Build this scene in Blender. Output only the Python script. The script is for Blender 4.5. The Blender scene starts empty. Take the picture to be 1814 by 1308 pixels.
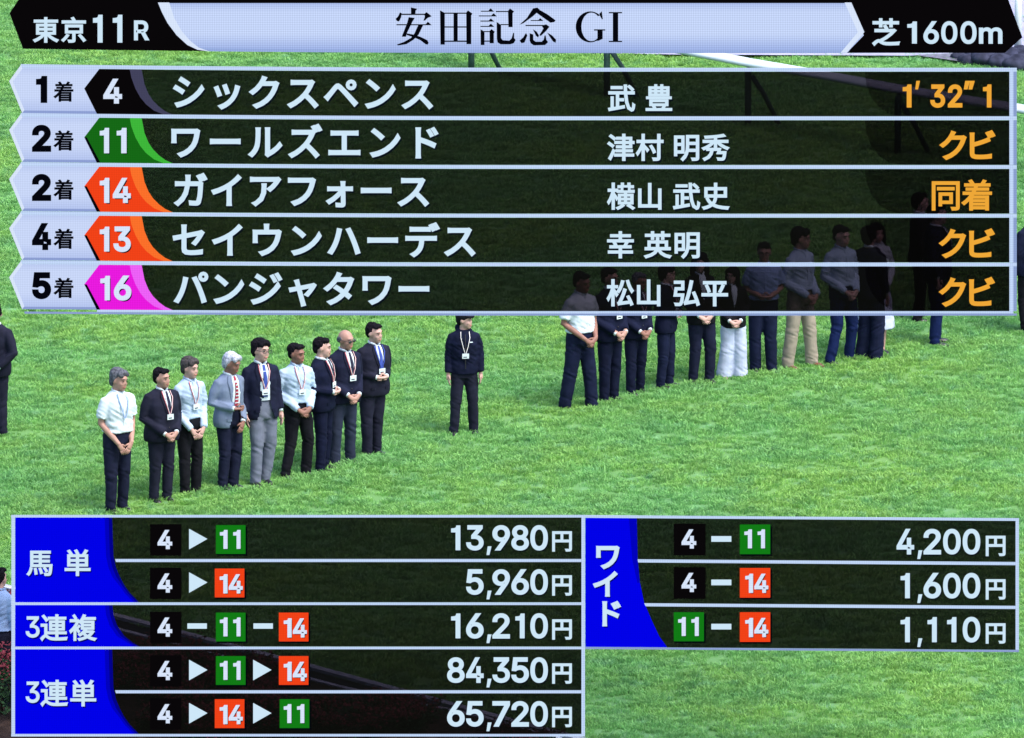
import bpy, bmesh, math, random, json
from mathutils import Vector, Matrix, noise, Euler
random.seed(7)
R = math.radians
scene = bpy.context.scene
col = scene.collection

# ------------------------------------------------------------------ camera
F_PX = 24400.0            # focal length in pixels of an 1814 px wide frame
PITCH = R(13.0)
CAM_H = 39.95
cam_data = bpy.data.cameras.new("camera")
cam_data.sensor_width = 36.0
cam_data.lens = F_PX / 1814.0 * 36.0
cam_data.clip_start = 1.0
cam_data.clip_end = 3000.0
cam = bpy.data.objects.new("camera", cam_data)
cam.location = (0, 0, CAM_H)
cam.rotation_euler = (R(90) - PITCH, 0, 0)
col.objects.link(cam)
scene.camera = cam

# ------------------------------------------------------------------ world, sun, exposure
SUN_EL, SUN_AZ = R(58), R(128)   # light arrives from the right, a little from the camera side
world = bpy.data.worlds.new("World")
scene.world = world
world.use_nodes = True
wn = world.node_tree
wn.nodes.clear()
sky = wn.nodes.new("ShaderNodeTexSky")
sky.sky_type = 'NISHITA'
sky.sun_disc = False
sky.sun_elevation = SUN_EL
sky.sun_rotation = SUN_AZ
sky.air_density = 1.0
sky.dust_density = 3.0
bg = wn.nodes.new("ShaderNodeBackground")
bg.inputs[1].default_value = 0.15
wo = wn.nodes.new("ShaderNodeOutputWorld")
wn.links.new(sky.outputs[0], bg.inputs[0])
wn.links.new(bg.outputs[0], wo.inputs[0])
sd = bpy.data.lights.new("sun", 'SUN')
sd.energy = 1.3
sd.angle = R(24)
sd.color = (1.0, 0.97, 0.92)
sun = bpy.data.objects.new("sun", sd)
# direction towards the sun (sky rotation is measured from +Y, clockwise seen from above)
sv = Vector((math.sin(SUN_AZ) * math.cos(SUN_EL), math.cos(SUN_AZ) * math.cos(SUN_EL), math.sin(SUN_EL)))
sun.rotation_euler = sv.to_track_quat('Z', 'Y').to_euler()
sun.location = sv * 60 + Vector((0, 165, 0))
col.objects.link(sun)
vs = scene.view_settings
vs.view_transform = 'Standard'
vs.look = 'None'
vs.gamma = 1.0
vs.use_curve_mapping = False
EXPO = 1.45
vs.exposure = EXPO
scene.cycles.max_bounces = 6
scene.cycles.transparent_max_bounces = 24

# ------------------------------------------------------------------ naming helpers
def tag(o, label=None, cat=None, group=None, kind=None):
    if label: o["label"] = label
    if cat: o["category"] = cat
    if group: o["group"] = group
    if kind: o["kind"] = kind
    return o

def empty(name, label, cat, loc=(0, 0, 0), rot=(0, 0, 0), group=None):
    o = bpy.data.objects.new(name, None)
    o.empty_display_size = 0.2
    col.objects.link(o)
    o.location = loc
    o.rotation_euler = rot
    return tag(o, label, cat, group)

def obj(name, verts, faces, mat, parent=None, smooth=False):
    me = bpy.data.meshes.new(name)
    me.from_pydata([tuple(v) for v in verts], [], faces)
    if smooth:
        me.polygons.foreach_set("use_smooth", [True] * len(me.polygons))
    me.update()
    return link_mesh(name, me, mat, parent)

def link_mesh(name, me, mat, parent=None):
    if mat is not None and not me.materials:
        me.materials.append(mat)
    o = bpy.data.objects.new(name, me)
    col.objects.link(o)
    if parent is not None:
        o.parent = parent
    return o

# where the line of sight at a picture pixel (1814 x 1308) meets the plane z = h
def turf_point(px, py, h=0.0):
    d = Vector(((px - 907) / F_PX, (654 - py) / F_PX, -1.0))
    d = Matrix.Rotation(R(90) - PITCH, 3, 'X') @ d
    t = (h - CAM_H) / d.z
    return Vector((0, 0, CAM_H)) + d * t

def px_per_metre(p):
    ax = Vector((0, math.cos(PITCH), -math.sin(PITCH)))
    return F_PX / ((p - Vector((0, 0, CAM_H))).dot(ax))

# ------------------------------------------------------------------ materials
def srgb(*c):
    return tuple(((v / 255.0) / 12.92 if v / 255.0 <= 0.04045 else ((v / 255.0 + 0.055) / 1.055) ** 2.4) for v in c)

MATS = {}
def cloth(name, c, rough=0.85, var=0.25, scale=9.0, bump=0.25, spec=0.08):
    if name in MATS: return MATS[name]
    m = bpy.data.materials.new(name)
    m.use_nodes = True
    n, l = m.node_tree.nodes, m.node_tree.links
    b = n["Principled BSDF"]
    b.inputs["Roughness"].default_value = rough
    b.inputs["Specular IOR Level"].default_value = spec
    tc = n.new("ShaderNodeTexCoord")
    nz = n.new("ShaderNodeTexNoise")
    nz.inputs["Scale"].default_value = scale
    nz.inputs["Detail"].default_value = 5
    l.new(tc.outputs["Object"], nz.inputs["Vector"])
    r = n.new("ShaderNodeValToRGB")
    r.color_ramp.elements[0].position = 0.3
    r.color_ramp.elements[1].position = 0.7
    r.color_ramp.elements[0].color = (*[v * (1 - var) for v in c], 1)
    r.color_ramp.elements[1].color = (*[min(1, v * (1 + var)) for v in c], 1)
    l.new(nz.outputs[0], r.inputs[0])
    l.new(r.outputs[0], b.inputs["Base Color"])
    if bump:
        bp = n.new("ShaderNodeBump")
        bp.inputs["Strength"].default_value = bump
        bp.inputs["Distance"].default_value = 0.02
        l.new(nz.outputs[0], bp.inputs["Height"])
        l.new(bp.outputs[0], b.inputs["Normal"])
    MATS[name] = m
    return m

def light_panel(name, c, grid=0.0, gain=1.0, grad=None):
    """A lit display surface: it gives off its own even light, broken into rows of small light cells."""
    m = bpy.data.materials.new(name)
    m.use_nodes = True
    n, l = m.node_tree.nodes, m.node_tree.links
    n.clear()
    out = n.new("ShaderNodeOutputMaterial")
    e = n.new("ShaderNodeEmission")
    k = gain / (2 ** EXPO)
    e.inputs[0].default_value = (*c, 1)
    e.inputs[1].default_value = k
    if grid:
        tc = n.new("ShaderNodeTexCoord")
        sep = n.new("ShaderNodeSeparateXYZ")
        l.new(tc.outputs["Object"], sep.inputs[0])
        tot = None
        for ax in (0, 1):
            mu = n.new("ShaderNodeMath"); mu.operation = 'MULTIPLY'
            mu.inputs[1].default_value = 2 * math.pi / 0.0262
            l.new(sep.outputs[ax], mu.inputs[0])
            s = n.new("ShaderNodeMath"); s.operation = 'SINE'
            l.new(mu.outputs[0], s.inputs[0])
            if tot is None: tot = s
            else:
                a = n.new("ShaderNodeMath"); a.operation = 'ADD'
                l.new(tot.outputs[0], a.inputs[0]); l.new(s.outputs[0], a.inputs[1]); tot = a
        f = n.new("ShaderNodeMath"); f.operation = 'MULTIPLY_ADD'
        l.new(tot.outputs[0], f.inputs[0])
        f.inputs[1].default_value = grid * k
        f.inputs[2].default_value = k
        l.new(f.outputs[0], e.inputs[1])
    if grad:      # the artwork's own silver shading, from one edge of the strip to the other
        c2, a, b_ = grad
        tc2 = n.new("ShaderNodeTexCoord"); sp = n.new("ShaderNodeSeparateXYZ")
        l.new(tc2.outputs["Object"], sp.inputs[0])
        r = n.new("ShaderNodeMapRange"); r.inputs["From Min"].default_value = a; r.inputs["From Max"].default_value = b_
        l.new(sp.outputs[1], r.inputs["Value"])
        rp = n.new("ShaderNodeValToRGB"); el = rp.color_ramp.elements
        el[0].position = 0; el[0].color = (*c2, 1); el[1].position = 1; el[1].color = (*c2, 1)
        for q in (.3, .75):
            x = el.new(q); x.color = (*c, 1)
        l.new(r.outputs[0], rp.inputs[0]); l.new(rp.outputs[0], e.inputs[0])
    l.new(e.outputs[0], out.inputs[0])
    return m

def tinted_pane(name, keep, glow=(0, 0, 0)):
    """Dark see-through sheet: two faces, so each keeps the square root."""
    m = bpy.data.materials.new(name)
    m.use_nodes = True
    n, l = m.node_tree.nodes, m.node_tree.links
    n.clear()
    out = n.new("ShaderNodeOutputMaterial")
    t = n.new("ShaderNodeBsdfTransparent")
    t.inputs[0].default_value = (*[math.sqrt(v) for v in keep], 1)
    e = n.new("ShaderNodeEmission")
    e.inputs[0].default_value = (*glow, 1)
    e.inputs[1].default_value = 1 / (2 ** EXPO)
    a = n.new("ShaderNodeAddShader")
    l.new(t.outputs[0], a.inputs[0]); l.new(e.outputs[0], a.inputs[1])
    l.new(a.outputs[0], out.inputs[0])
    return m

# ================================================================== THE GROUND
GROUND_Z = 0.0
def turf_colour(n, l, base, alt, dark, pos_scale=1.0):
    geo = n.new("ShaderNodeNewGeometry")
    def nz(scale, detail=4, rough=0.6, st=(1, 1, 1)):
        mp = n.new("ShaderNodeMapping"); mp.inputs["Scale"].default_value = st
        l.new(geo.outputs["Position"], mp.inputs[0])
        t = n.new("ShaderNodeTexNoise")
        t.inputs["Scale"].default_value = scale
        t.inputs["Detail"].default_value = detail
        t.inputs["Roughness"].default_value = rough
        l.new(mp.outputs[0], t.inputs["Vector"])
        return t
    big, mid = nz(0.35, 3), nz(2.6, 5, 0.65, (1, 0.6, 1))
    def mixc(fac, a, b, lo, hi):
        mr = n.new("ShaderNodeMapRange")
        mr.inputs["From Min"].default_value = lo; mr.inputs["From Max"].default_value = hi
        l.new(fac, mr.inputs["Value"])
        x = n.new("ShaderNodeMix"); x.data_type = 'RGBA'
        l.new(mr.outputs[0], x.inputs["Factor"])
        for s, v in ((6, a), (7, b)):
            if isinstance(v, tuple): x.inputs[s].default_value = (*v, 1)
            else: l.new(v, x.inputs[s])
        return x.outputs[2]
    c = mixc(big.outputs[0], base, alt, 0.38, 0.62)
    c = mixc(mid.outputs[0], dark, c, 0.28, 0.50)
    pale = nz(4.2, 4, 0.6, (1, 0.7, 1))
    c = mixc(pale.outputs[0], c, (base[0] * 1.35, base[1] * 1.18, base[2] * 1.9), 0.55, 0.8)
    speck = nz(9.0, 3, 0.6)
    c = mixc(speck.outputs[0], (dark[0] * .55, dark[1] * .55, dark[2] * .7), c, 0.24, 0.36)
    return c

turf_mat = bpy.data.materials.new("turf_thatch")
turf_mat.use_nodes = True
_n, _l = turf_mat.node_tree.nodes, turf_mat.node_tree.links
_c = turf_colour(_n, _l, (0.085, 0.225, 0.065), (0.11, 0.24, 0.055), (0.06, 0.17, 0.05))
_l.new(_c, _n["Principled BSDF"].inputs["Base Color"])
_n["Principled BSDF"].inputs["Roughness"].default_value = 0.95

# the blades of the near lawn
blade_mat = bpy.data.materials.new("grass_blade")
blade_mat.use_nodes = True
_n, _l = blade_mat.node_tree.nodes, blade_mat.node_tree.links
_b = _n["Principled BSDF"]
_c = turf_colour(_n, _l, (0.185, 0.43, 0.135), (0.24, 0.455, 0.105), (0.115, 0.32, 0.10))
_oi = _n.new("ShaderNodeObjectInfo")
_hs = _n.new("ShaderNodeHueSaturation")
_mr = _n.new("ShaderNodeMapRange")
_mr.inputs["To Min"].default_value = 0.84; _mr.inputs["To Max"].default_value = 1.2
_l.new(_oi.outputs["Random"], _mr.inputs["Value"])
_l.new(_mr.outputs[0], _hs.inputs["Value"])
_l.new(_c, _hs.inputs["Color"])
_l.new(_hs.outputs[0], _b.inputs["Base Color"])
_b.inputs["Roughness"].default_value = 0.55
_b.inputs["Specular IOR Level"].default_value = 0.35
_tr = _n.new("ShaderNodeBsdfTranslucent")
_l.new(_hs.outputs[0], _tr.inputs[0])
_mx = _n.new("ShaderNodeMixShader"); _mx.inputs[0].default_value = 0.42
_l.new(_b.outputs[0], _mx.inputs[1]); _l.new(_tr.outputs[0], _mx.inputs[2])
_l.new(_mx.outputs[0], _n["Material Output"].inputs[0])

def bed_edge(x):
    """Y of the near edge of the lawn: the flower bed's kerb runs down to the right."""
    a, b = turf_point(205, 1099), turf_point(956, 1299)
    return a.y + (x - a.x) * (b.y - a.y) / (b.x - a.x)

# big ground sheet reaching the horizon, lightly rolling near the camera's view
vx, fc = [], []
xs = [-1500, -400, -80, -30] + [-20 + i * 0.5 for i in range(81)] + [30, 80, 400, 1500]
ys = [-400, -50, 60, 120] + [135 + i * 0.5 for i in range(161)] + [230, 300, 600, 2500]
for y in ys:
    for x in xs:
        near = abs(x) < 21 and 130 < y < 216
        vx.append((x, y, (noise.noise((x * 0.5, y * 0.4, 2.0)) * 0.025 - 0.02) if near else -0.02))
W = len(xs)
for j in range(len(ys) - 1):
    for i in range(W - 1):
        fc.append((j * W + i, j * W + i + 1, (j + 1) * W + i + 1, (j + 1) * W + i))
turf = obj("turf_ground", vx, fc, turf_mat, smooth=True)
tag(turf, kind="structure")

# grass: tufts scattered over the lawn in view
def make_tuft(seed, n=26, hgt=0.07, spread=0.075):
    rnd = random.Random(seed)
    v, f = [], []
    for _ in range(n):
        a = rnd.uniform(0, 6.28); r = spread * math.sqrt(rnd.random())
        x, y = r * math.cos(a), r * math.sin(a)
        h = hgt * rnd.uniform(0.55, 1.25); w = rnd.uniform(0.005, 0.009)
        la = a + rnd.uniform(-1.2, 1.2); lean = rnd.uniform(0.3, 1.3) * h
        ta = rnd.uniform(0, 3.14)
        cx, cy = math.cos(ta) * w, math.sin(ta) * w
        b = len(v)
        mx, my = x + math.cos(la) * lean * 0.35, y + math.sin(la) * lean * 0.35
        tx, ty = x + math.cos(la) * lean, y + math.sin(la) * lean
        v += [(x - cx, y - cy, -0.02), (x + cx, y + cy, -0.02), (mx + cx * .9, my + cy * .9, h * .6), (mx - cx * .9, my - cy * .9, h * .6), (tx, ty, h)]
        f += [(b, b + 1, b + 2, b + 3), (b + 3, b + 2, b + 4)]
    me = bpy.data.meshes.new("grass_tuft")
    me.from_pydata(v, [], f)
    me.materials.append(blade_mat)
    return me

def scatter(name, tufts, pts, label, cat="grass"):
    """One object of many tufts: a point mesh whose node group instances the tufts."""
    root_mesh = bpy.data.meshes.new(name)
    root_mesh.from_pydata([p[:3] for p in pts], [], [])
    for an, idx in (("turn", 3), ("size", 4), ("pick", 5)):
        at = root_mesh.attributes.new(an, 'FLOAT', 'POINT')
        at.data.foreach_set("value", [p[idx] for p in pts])
    root_mesh.materials.append(blade_mat)
    o = bpy.data.objects.new(name, root_mesh)
    col.objects.link(o)
    ng = bpy.data.node_groups.new(name + "_scatter", 'GeometryNodeTree')
    ng.interface.new_socket("Geometry", in_out='INPUT', socket_type='NodeSocketGeometry')
    ng.interface.new_socket("Geometry", in_out='OUTPUT', socket_type='NodeSocketGeometry')
    N, L = ng.nodes, ng.links
    gi, go = N.new("NodeGroupInput"), N.new("NodeGroupOutput")
    join = N.new("GeometryNodeJoinGeometry")
    def attr(nm):
        a = N.new("GeometryNodeInputNamedAttribute"); a.data_type = 'FLOAT'
        a.inputs[0].default_value = nm
        return a.outputs[0]
    rot = N.new("ShaderNodeCombineXYZ"); L.new(attr("turn"), rot.inputs[2])
    for k, me in enumerate(tufts):
        src = bpy.data.objects.new("grass_tuft", me)       # never linked: only a source for the node group
        oi = N.new("GeometryNodeObjectInfo"); oi.inputs[0].default_value = src
        ip = N.new("GeometryNodeInstanceOnPoints")
        cmp = N.new("FunctionNodeCompare"); cmp.data_type = 'FLOAT'; cmp.operation = 'EQUAL'
        L.new(attr("pick"), cmp.inputs[0]); cmp.inputs[1].default_value = float(k); cmp.inputs[12].default_value = 0.1
        L.new(gi.outputs[0], ip.inputs["Points"]); L.new(cmp.outputs[0], ip.inputs["Selection"])
        L.new(oi.outputs["Geometry"], ip.inputs["Instance"])
        L.new(rot.outputs[0], ip.inputs["Rotation"]); L.new(attr("size"), ip.inputs["Scale"])
        L.new(ip.outputs[0], join.inputs[0])
    L.new(join.outputs[0], go.inputs[0])
    md = o.modifiers.new("scatter", 'NODES'); md.node_group = ng
    return tag(o, label, None, kind="stuff")

tufts = [make_tuft(s, 32, 0.040 + 0.006 * (s % 3), 0.095) for s in range(4)]
pts = []
rnd = random.Random(3)
far, near_ = turf_point(907, 60).y, turf_point(907, 1310).y
y0, y1 = near_ - 4, far + 8
DENS = 105
for _ in range(int((y1 - y0) * 21 * DENS)):
    x, y = rnd.uniform(-10.5, 10.5), rnd.uniform(y0, y1)
    half = (y / 172.0) * 8.6
    if abs(x) > half: continue
    if y < bed_edge(x) + 0.1: continue
    k = noise.noise((x * 2.3, y * 1.5, 7.0)) * 0.5 + noise.noise((x * 0.8, y * 0.7, 3.0)) * 0.35
    s = 0.85 + 0.8 * k + rnd.uniform(-0.25, 0.3)
    s = max(s, 0.45)
    pts.append((x, y, noise.noise((x * 0.5, y * 0.4, 2.0)) * 0.025 - 0.015, rnd.uniform(0, 6.28), s, float(rnd.randrange(4))))
scatter("lawn_grass", tufts, pts, "long green grass of the racecourse lawn under everyone's feet")

# ================================================================== THE RESULT BOARDS
# Broadcast result graphics, added as lit boards by the lawn edge, facing the camera.
# Their artwork is laid out in board units of UNIT metres, x right, y down.
BOARD_DIST = 157.5
UNIT = BOARD_DIST / F_PX
_up = Vector((0, math.sin(PITCH), math.cos(PITCH)))
_ax = Vector((0, math.cos(PITCH), -math.sin(PITCH)))
B_ORG = Vector((0, 0, CAM_H)) + _ax * BOARD_DIST
def board_world(x, y):
    return B_ORG + Vector(((x - 907) * UNIT, 0, 0)) + _up * ((654 - y) * UNIT)

class Board:
    def __init__(s, name, label, cat, ox, oy, group=None):
        s.ox, s.oy = ox, oy
        s.root = empty(name, label, cat, board_world(ox, oy), (R(90) - PITCH, 0, 0), group)
    def pt(s, x, y, z):
        return ((x - s.ox) * UNIT, (s.oy - y) * UNIT, z)
    def slab(s, name, polys, z0, z1, mat, parent=None, bow=True):
        """Prisms with the given outlines, z0..z1 metres proud of the board plane."""
        if polys and isinstance(polys[0][0], (int, float)): polys = [polys]
        v, f = [], []
        for q, poly in enumerate(polys):
            pp = []
            for i in range(len(poly)):
                a, b = poly[i], poly[(i + 1) % len(poly)]
                m = max(1, int(abs(b[0] - a[0]) / 60)) if bow else 1
                for j in range(m):
                    t = j / m
                    pp.append((a[0] + (b[0] - a[0]) * t, a[1] + (b[1] - a[1]) * t))
            if bow: pp = [(x, y + sag(x, y)) for x, y in pp]
            area = sum(pp[i][0] * pp[(i + 1) % len(pp)][1] - pp[(i + 1) % len(pp)][0] * pp[i][1] for i in range(len(pp)))
            if area > 0: pp.reverse()       # y runs down, so this makes it counter-clockwise seen from the front
            b0 = len(v); N = len(pp); dz = q * 0.0004
            v += [s.pt(x, y, z1 + dz) for x, y in pp] + [s.pt(x, y, z0) for x, y in pp]
            f.append(tuple(b0 + i for i in range(N)))
            f.append(tuple(b0 + N + i for i in reversed(range(N))))
            f += [(b0 + i, b0 + N + i, b0 + N + (i + 1) % N, b0 + (i + 1) % N) for i in range(N)]
        return obj(name, v, f, mat, parent or s.root)
    def text(s, name, items, z, mat, parent=None, shadow=None, w=None, sh=(2.0, 3.0)):
        v, f = [], []
        for it in items:
            ch = it[0]
            if len(it) == 5:                         # fitted into a box
                x0, y0, x1, y1 = it[1:]
                wt = w if w is not None else 0.017
                gv, gf, bb = glyph(ch, wt)
                sx, sy = (x1 - x0) / (bb[2] - bb[0]), (y1 - y0) / (bb[3] - bb[1])
                put = [(x0 + (a - bb[0]) * sx, y1 - (b - bb[1]) * sy, c) for a, b, c in gv]
            else:                                    # centred in an em square
                cx, cy, em = it[1:]
                wt = w if w is not None else 0.022
                gv, gf, bb = glyph(ch, wt)
                put = [(cx + (a - 0.5) * em, cy - (b - 0.38) * em, c) for a, b, c in gv]
            b0 = len(v)
            mz = max(abs(c) for _, _, c in gv) or 1
            v += [s.pt(x, y, z + 0.012 + 0.012 * c / mz) for x, y, c in put]
            f += [tuple(b0 + i for i in q) for q in gf]
        o = obj(name, v, f, mat, parent or s.root)
        if shadow is not None:
            sv_ = [(a + sh[0] * UNIT, b - sh[1] * UNIT, c - 0.025) for a, b, c in v]
            obj("lettering_shade", sv_, f, shadow, parent or s.root)
        return o

def sag(x, y):
    """The upper boards droop a little towards the right, the lower right one too."""
    t = max(0.0, min(1.0, x / 1000.0)); g = 1 - (1 - t) ** 2
    if y < 108: return 8.0 * g * min(1.0, max(0.0, (y - 20) / 60.0))
    if y < 600: return (7.0 - 3.2 * (y - 120) / 430.0) * g
    if x > 1036: return 5.5 * min(1.0, (x - 1036) / 760.0)
    return 0.0

GLYPHS = json.loads(r'''{"0":[[264,-7,227,-7,189,-7,157,3,130,24,103,45,83,74,69,113,55,152,48,199,48,254,48,309,55,356,69,395,83,434,104,464,130,484,157,505,189,516,227,516,264,516,296,505,323,484,350,464,370,434,384,395,398,356,405,309,405,254,405,199,398,152,384,113,370,74,350,45,323,24,297,3],[202,50,227,50,252,50,273,58,290,74,308,90,321,113,330,144,339,174,344,211,344,254,344,297,339,334,330,365,321,395,308,419,290,435,273,451,252,460,227,460,202,460,180,451,163,435,146,419,132,395,123,365,114,334,109,297,109,254,109,211,114,174,123,144,132,113,146,90,163,74,180,58]],"1":[[238,0,238,0,238,0,238,509,238,509,238,509,178,509,178,509,178,509,168,478,168,478,168,478,140,455,140,455,140,455,100,447,100,447,100,447,58,444,58,444,58,444,58,395,58,395,58,395,165,395,165,395,165,395,165,0,165,0,165,0]],"2":[[172,0,64,0,64,16,64,32,64,47,121,108,177,168,234,229,254,249,270,267,282,282,295,298,304,313,311,327,317,341,320,356,320,371,320,390,316,405,308,419,299,432,288,442,273,449,259,456,242,460,224,460,204,460,187,456,172,447,158,439,147,428,139,413,131,399,127,382,127,362,107,362,86,362,66,362,66,392,72,419,86,442,100,465,119,483,143,496,167,509,194,516,225,516,255,516,282,509,306,497,329,484,348,467,361,445,374,424,381,399,381,372,381,354,378,335,371,318,364,300,353,280,336,259,319,237,296,211,267,180,229,140,191,100,153,60,153,59,153,58,153,57,231,57,310,57,389,57,389,38,389,19,389,0,281,0]],"3":[[252,-7,218,-7,187,-7,158,-1,133,10,107,21,86,37,70,57,54,78,46,103,44,132,66,132,87,132,109,132,111,114,117,99,126,87,136,75,149,65,165,59,181,53,199,50,219,50,239,50,258,53,275,61,292,68,305,79,315,93,324,107,329,124,329,145,329,163,325,181,316,196,307,212,293,224,275,234,256,243,231,248,201,248,186,248,172,248,157,248,157,265,157,282,157,299,200,349,244,399,288,448,288,450,288,451,288,452,215,452,142,452,70,452,70,471,70,490,70,509,171,509,272,509,372,509,372,493,372,477,372,461,319,400,265,339,211,278,211,282,211,285,211,289,249,293,281,288,308,276,335,263,356,246,371,222,386,199,393,173,393,145,393,115,385,89,370,66,355,43,335,25,309,12,282,0]],"4":[[164,105,40,105,40,123,40,141,40,158,109,275,178,392,247,509,268,509,289,509,311,509,243,394,176,280,109,166,109,165,109,164,109,163,210,163,312,163,413,163,413,144,413,125,413,105,289,105],[302,0,282,0,282,40,282,81,282,121,282,130,282,138,282,146,282,203,282,260,282,318,302,318,322,318,343,318,343,212,343,106,343,0,322,0]],"5":[[254,-7,221,-7,191,-7,164,-1,140,11,116,23,97,39,83,60,69,81,61,104,60,130,81,130,101,130,122,130,124,115,129,101,138,89,147,77,159,67,173,60,188,53,204,50,221,50,242,50,260,55,276,64,292,74,305,87,314,104,323,121,328,141,328,162,328,184,323,204,314,221,304,238,291,252,275,262,258,272,239,277,218,277,201,277,184,274,167,268,151,263,138,255,128,246,108,248,88,250,67,253,77,338,86,423,96,509,186,509,276,509,366,509,366,490,366,471,366,452,294,452,222,452,151,452,145,402,139,352,134,301,135,301,135,301,136,301,147,311,161,319,178,325,194,331,211,334,229,334,253,334,274,329,294,321,313,313,331,301,345,285,359,270,371,252,379,231,387,210,391,188,391,163,391,130,384,101,369,76,354,50,334,30,309,15,283,1]],"6":[[258,-7,226,-7,195,-7,167,0,142,15,118,29,98,49,84,74,71,100,64,129,64,162,64,186,69,212,80,239,91,266,110,300,137,340,176,396,214,453,252,509,276,509,299,509,322,509,265,426,208,344,151,261,149,261,147,261,145,261,150,271,157,280,165,288,174,296,184,302,196,307,207,312,221,314,235,314,266,314,293,308,316,295,339,282,357,263,370,240,382,216,389,189,389,157,389,125,382,97,368,73,354,48,334,28,310,14,286,0],[207,48,226,48,246,48,264,53,279,63,294,72,306,85,314,101,323,118,327,136,327,157,327,178,323,197,314,213,306,230,294,242,279,251,264,261,246,265,226,265,207,265,189,261,174,252,159,243,147,230,138,214,129,198,125,179,125,158,125,137,129,118,138,102,147,85,159,72,174,63,189,53]],"7":[[120,0,97,0,172,149,248,299,323,448,323,450,323,451,323,452,236,452,149,452,62,452,62,471,62,490,62,509,172,509,281,509,391,509,391,489,391,469,391,449,315,299,240,150,165,0,142,0]],"8":[[260,-7,226,-7,192,-7,162,-1,136,11,109,24,89,40,74,62,59,83,52,108,52,135,52,157,56,177,65,195,74,213,86,229,101,241,116,253,133,261,153,265,153,265,153,266,153,267,128,273,108,287,93,308,78,329,70,353,70,380,70,406,77,429,90,450,104,470,122,486,146,498,169,510,196,516,226,516,256,516,283,510,306,498,329,486,348,470,361,450,375,429,382,406,382,380,382,353,374,329,359,308,344,287,325,273,300,267,300,266,300,265,300,265,319,261,336,253,351,241,366,229,378,213,387,195,396,177,401,157,401,135,401,108,393,83,378,62,364,40,343,24,317,11,291,-1],[204,49,226,49,249,49,268,53,285,60,301,68,314,78,323,91,332,105,337,121,337,139,337,158,332,174,322,189,313,203,300,214,283,223,266,231,247,235,226,235,205,235,186,231,169,223,152,214,139,203,130,189,120,174,115,158,115,139,115,121,120,105,129,91,138,78,151,68,167,60,184,53],[208,290,226,290,244,290,260,293,274,300,288,307,299,318,307,330,315,343,319,358,319,376,319,393,315,407,308,420,300,433,289,443,275,449,261,456,245,460,226,460,208,460,191,456,177,449,163,443,152,433,145,420,137,407,133,393,133,376,133,358,137,343,145,330,152,318,163,307,178,300,192,293]],"9":[[195,516,226,516,258,516,286,508,310,494,335,480,354,460,368,434,382,409,389,380,389,347,389,323,383,297,373,270,362,243,343,209,315,168,277,112,239,56,200,0,177,0,154,0,130,0,187,83,244,165,301,248,303,248,305,248,307,248,303,238,296,229,287,221,279,213,269,207,257,202,245,197,232,195,218,195,187,195,160,201,137,214,114,227,96,245,83,269,70,292,64,320,64,352,64,384,71,412,85,436,99,461,118,480,143,494,167,508],[246,460,226,460,207,460,189,456,174,446,159,437,147,424,138,407,130,391,125,372,125,352,125,330,130,312,138,295,147,279,159,266,174,257,189,248,207,243,226,243,246,243,263,248,279,257,294,266,306,279,314,295,323,311,327,330,327,350,327,372,323,391,314,407,306,424,294,437,279,446,264,456]],",":[[53,-119,38,-119,48,-56,58,8,68,71,91,71,114,71,137,71,119,8,102,-56,84,-119,69,-119]],"’":[[67,318,52,318,62,382,72,445,82,509,105,509,128,509,151,509,133,445,116,382,98,318,83,318]],"”":[[67,318,52,318,62,382,72,445,82,509,105,509,128,509,151,509,133,445,116,382,98,318,83,318],[190,318,175,318,185,382,195,445,205,509,228,509,251,509,274,509,257,445,239,382,222,318,206,318]],"R":[[82,0,60,0,60,170,60,339,60,509,119,509,177,509,236,509,275,509,307,502,333,489,359,475,378,457,390,433,403,410,409,382,409,352,409,321,403,295,390,271,378,248,359,230,333,217,307,204,275,198,236,198,189,198,143,198,96,198,96,217,96,236,96,255,142,255,188,255,234,255,260,255,281,259,298,267,314,275,326,286,334,300,341,315,345,332,345,352,345,372,341,390,334,405,326,420,314,431,298,440,281,448,259,452,233,452,197,452,161,452,125,452,125,301,125,151,125,0,103,0],[378,0,353,0,312,76,271,153,230,229,254,229,279,229,303,229,344,153,386,76,428,0,403,0]],"m":[[73,0,53,0,53,126,53,253,53,379,72,379,92,379,112,379,112,351,112,323,112,295,111,295,109,295,108,295,113,316,121,332,132,346,144,359,157,369,172,376,187,383,203,386,219,386,247,386,270,378,287,361,305,344,316,322,321,295,318,295,315,295,312,295,317,313,325,329,337,343,349,357,364,367,381,375,398,382,416,386,437,386,459,386,479,381,497,372,515,362,530,348,541,328,551,309,557,285,557,255,557,170,557,85,557,0,536,0,516,0,496,0,496,85,496,169,496,254,496,281,488,301,473,313,457,325,439,330,419,330,402,330,387,327,374,320,362,313,352,303,345,290,339,278,335,263,335,247,335,165,335,82,335,0,315,0,295,0,274,0,274,87,274,173,274,260,274,281,267,298,253,311,239,324,221,330,199,330,185,330,171,327,158,320,144,313,134,303,126,289,118,276,114,258,114,238,114,159,114,79,114,0,93,0]]}''')
_gc = {}
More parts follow.
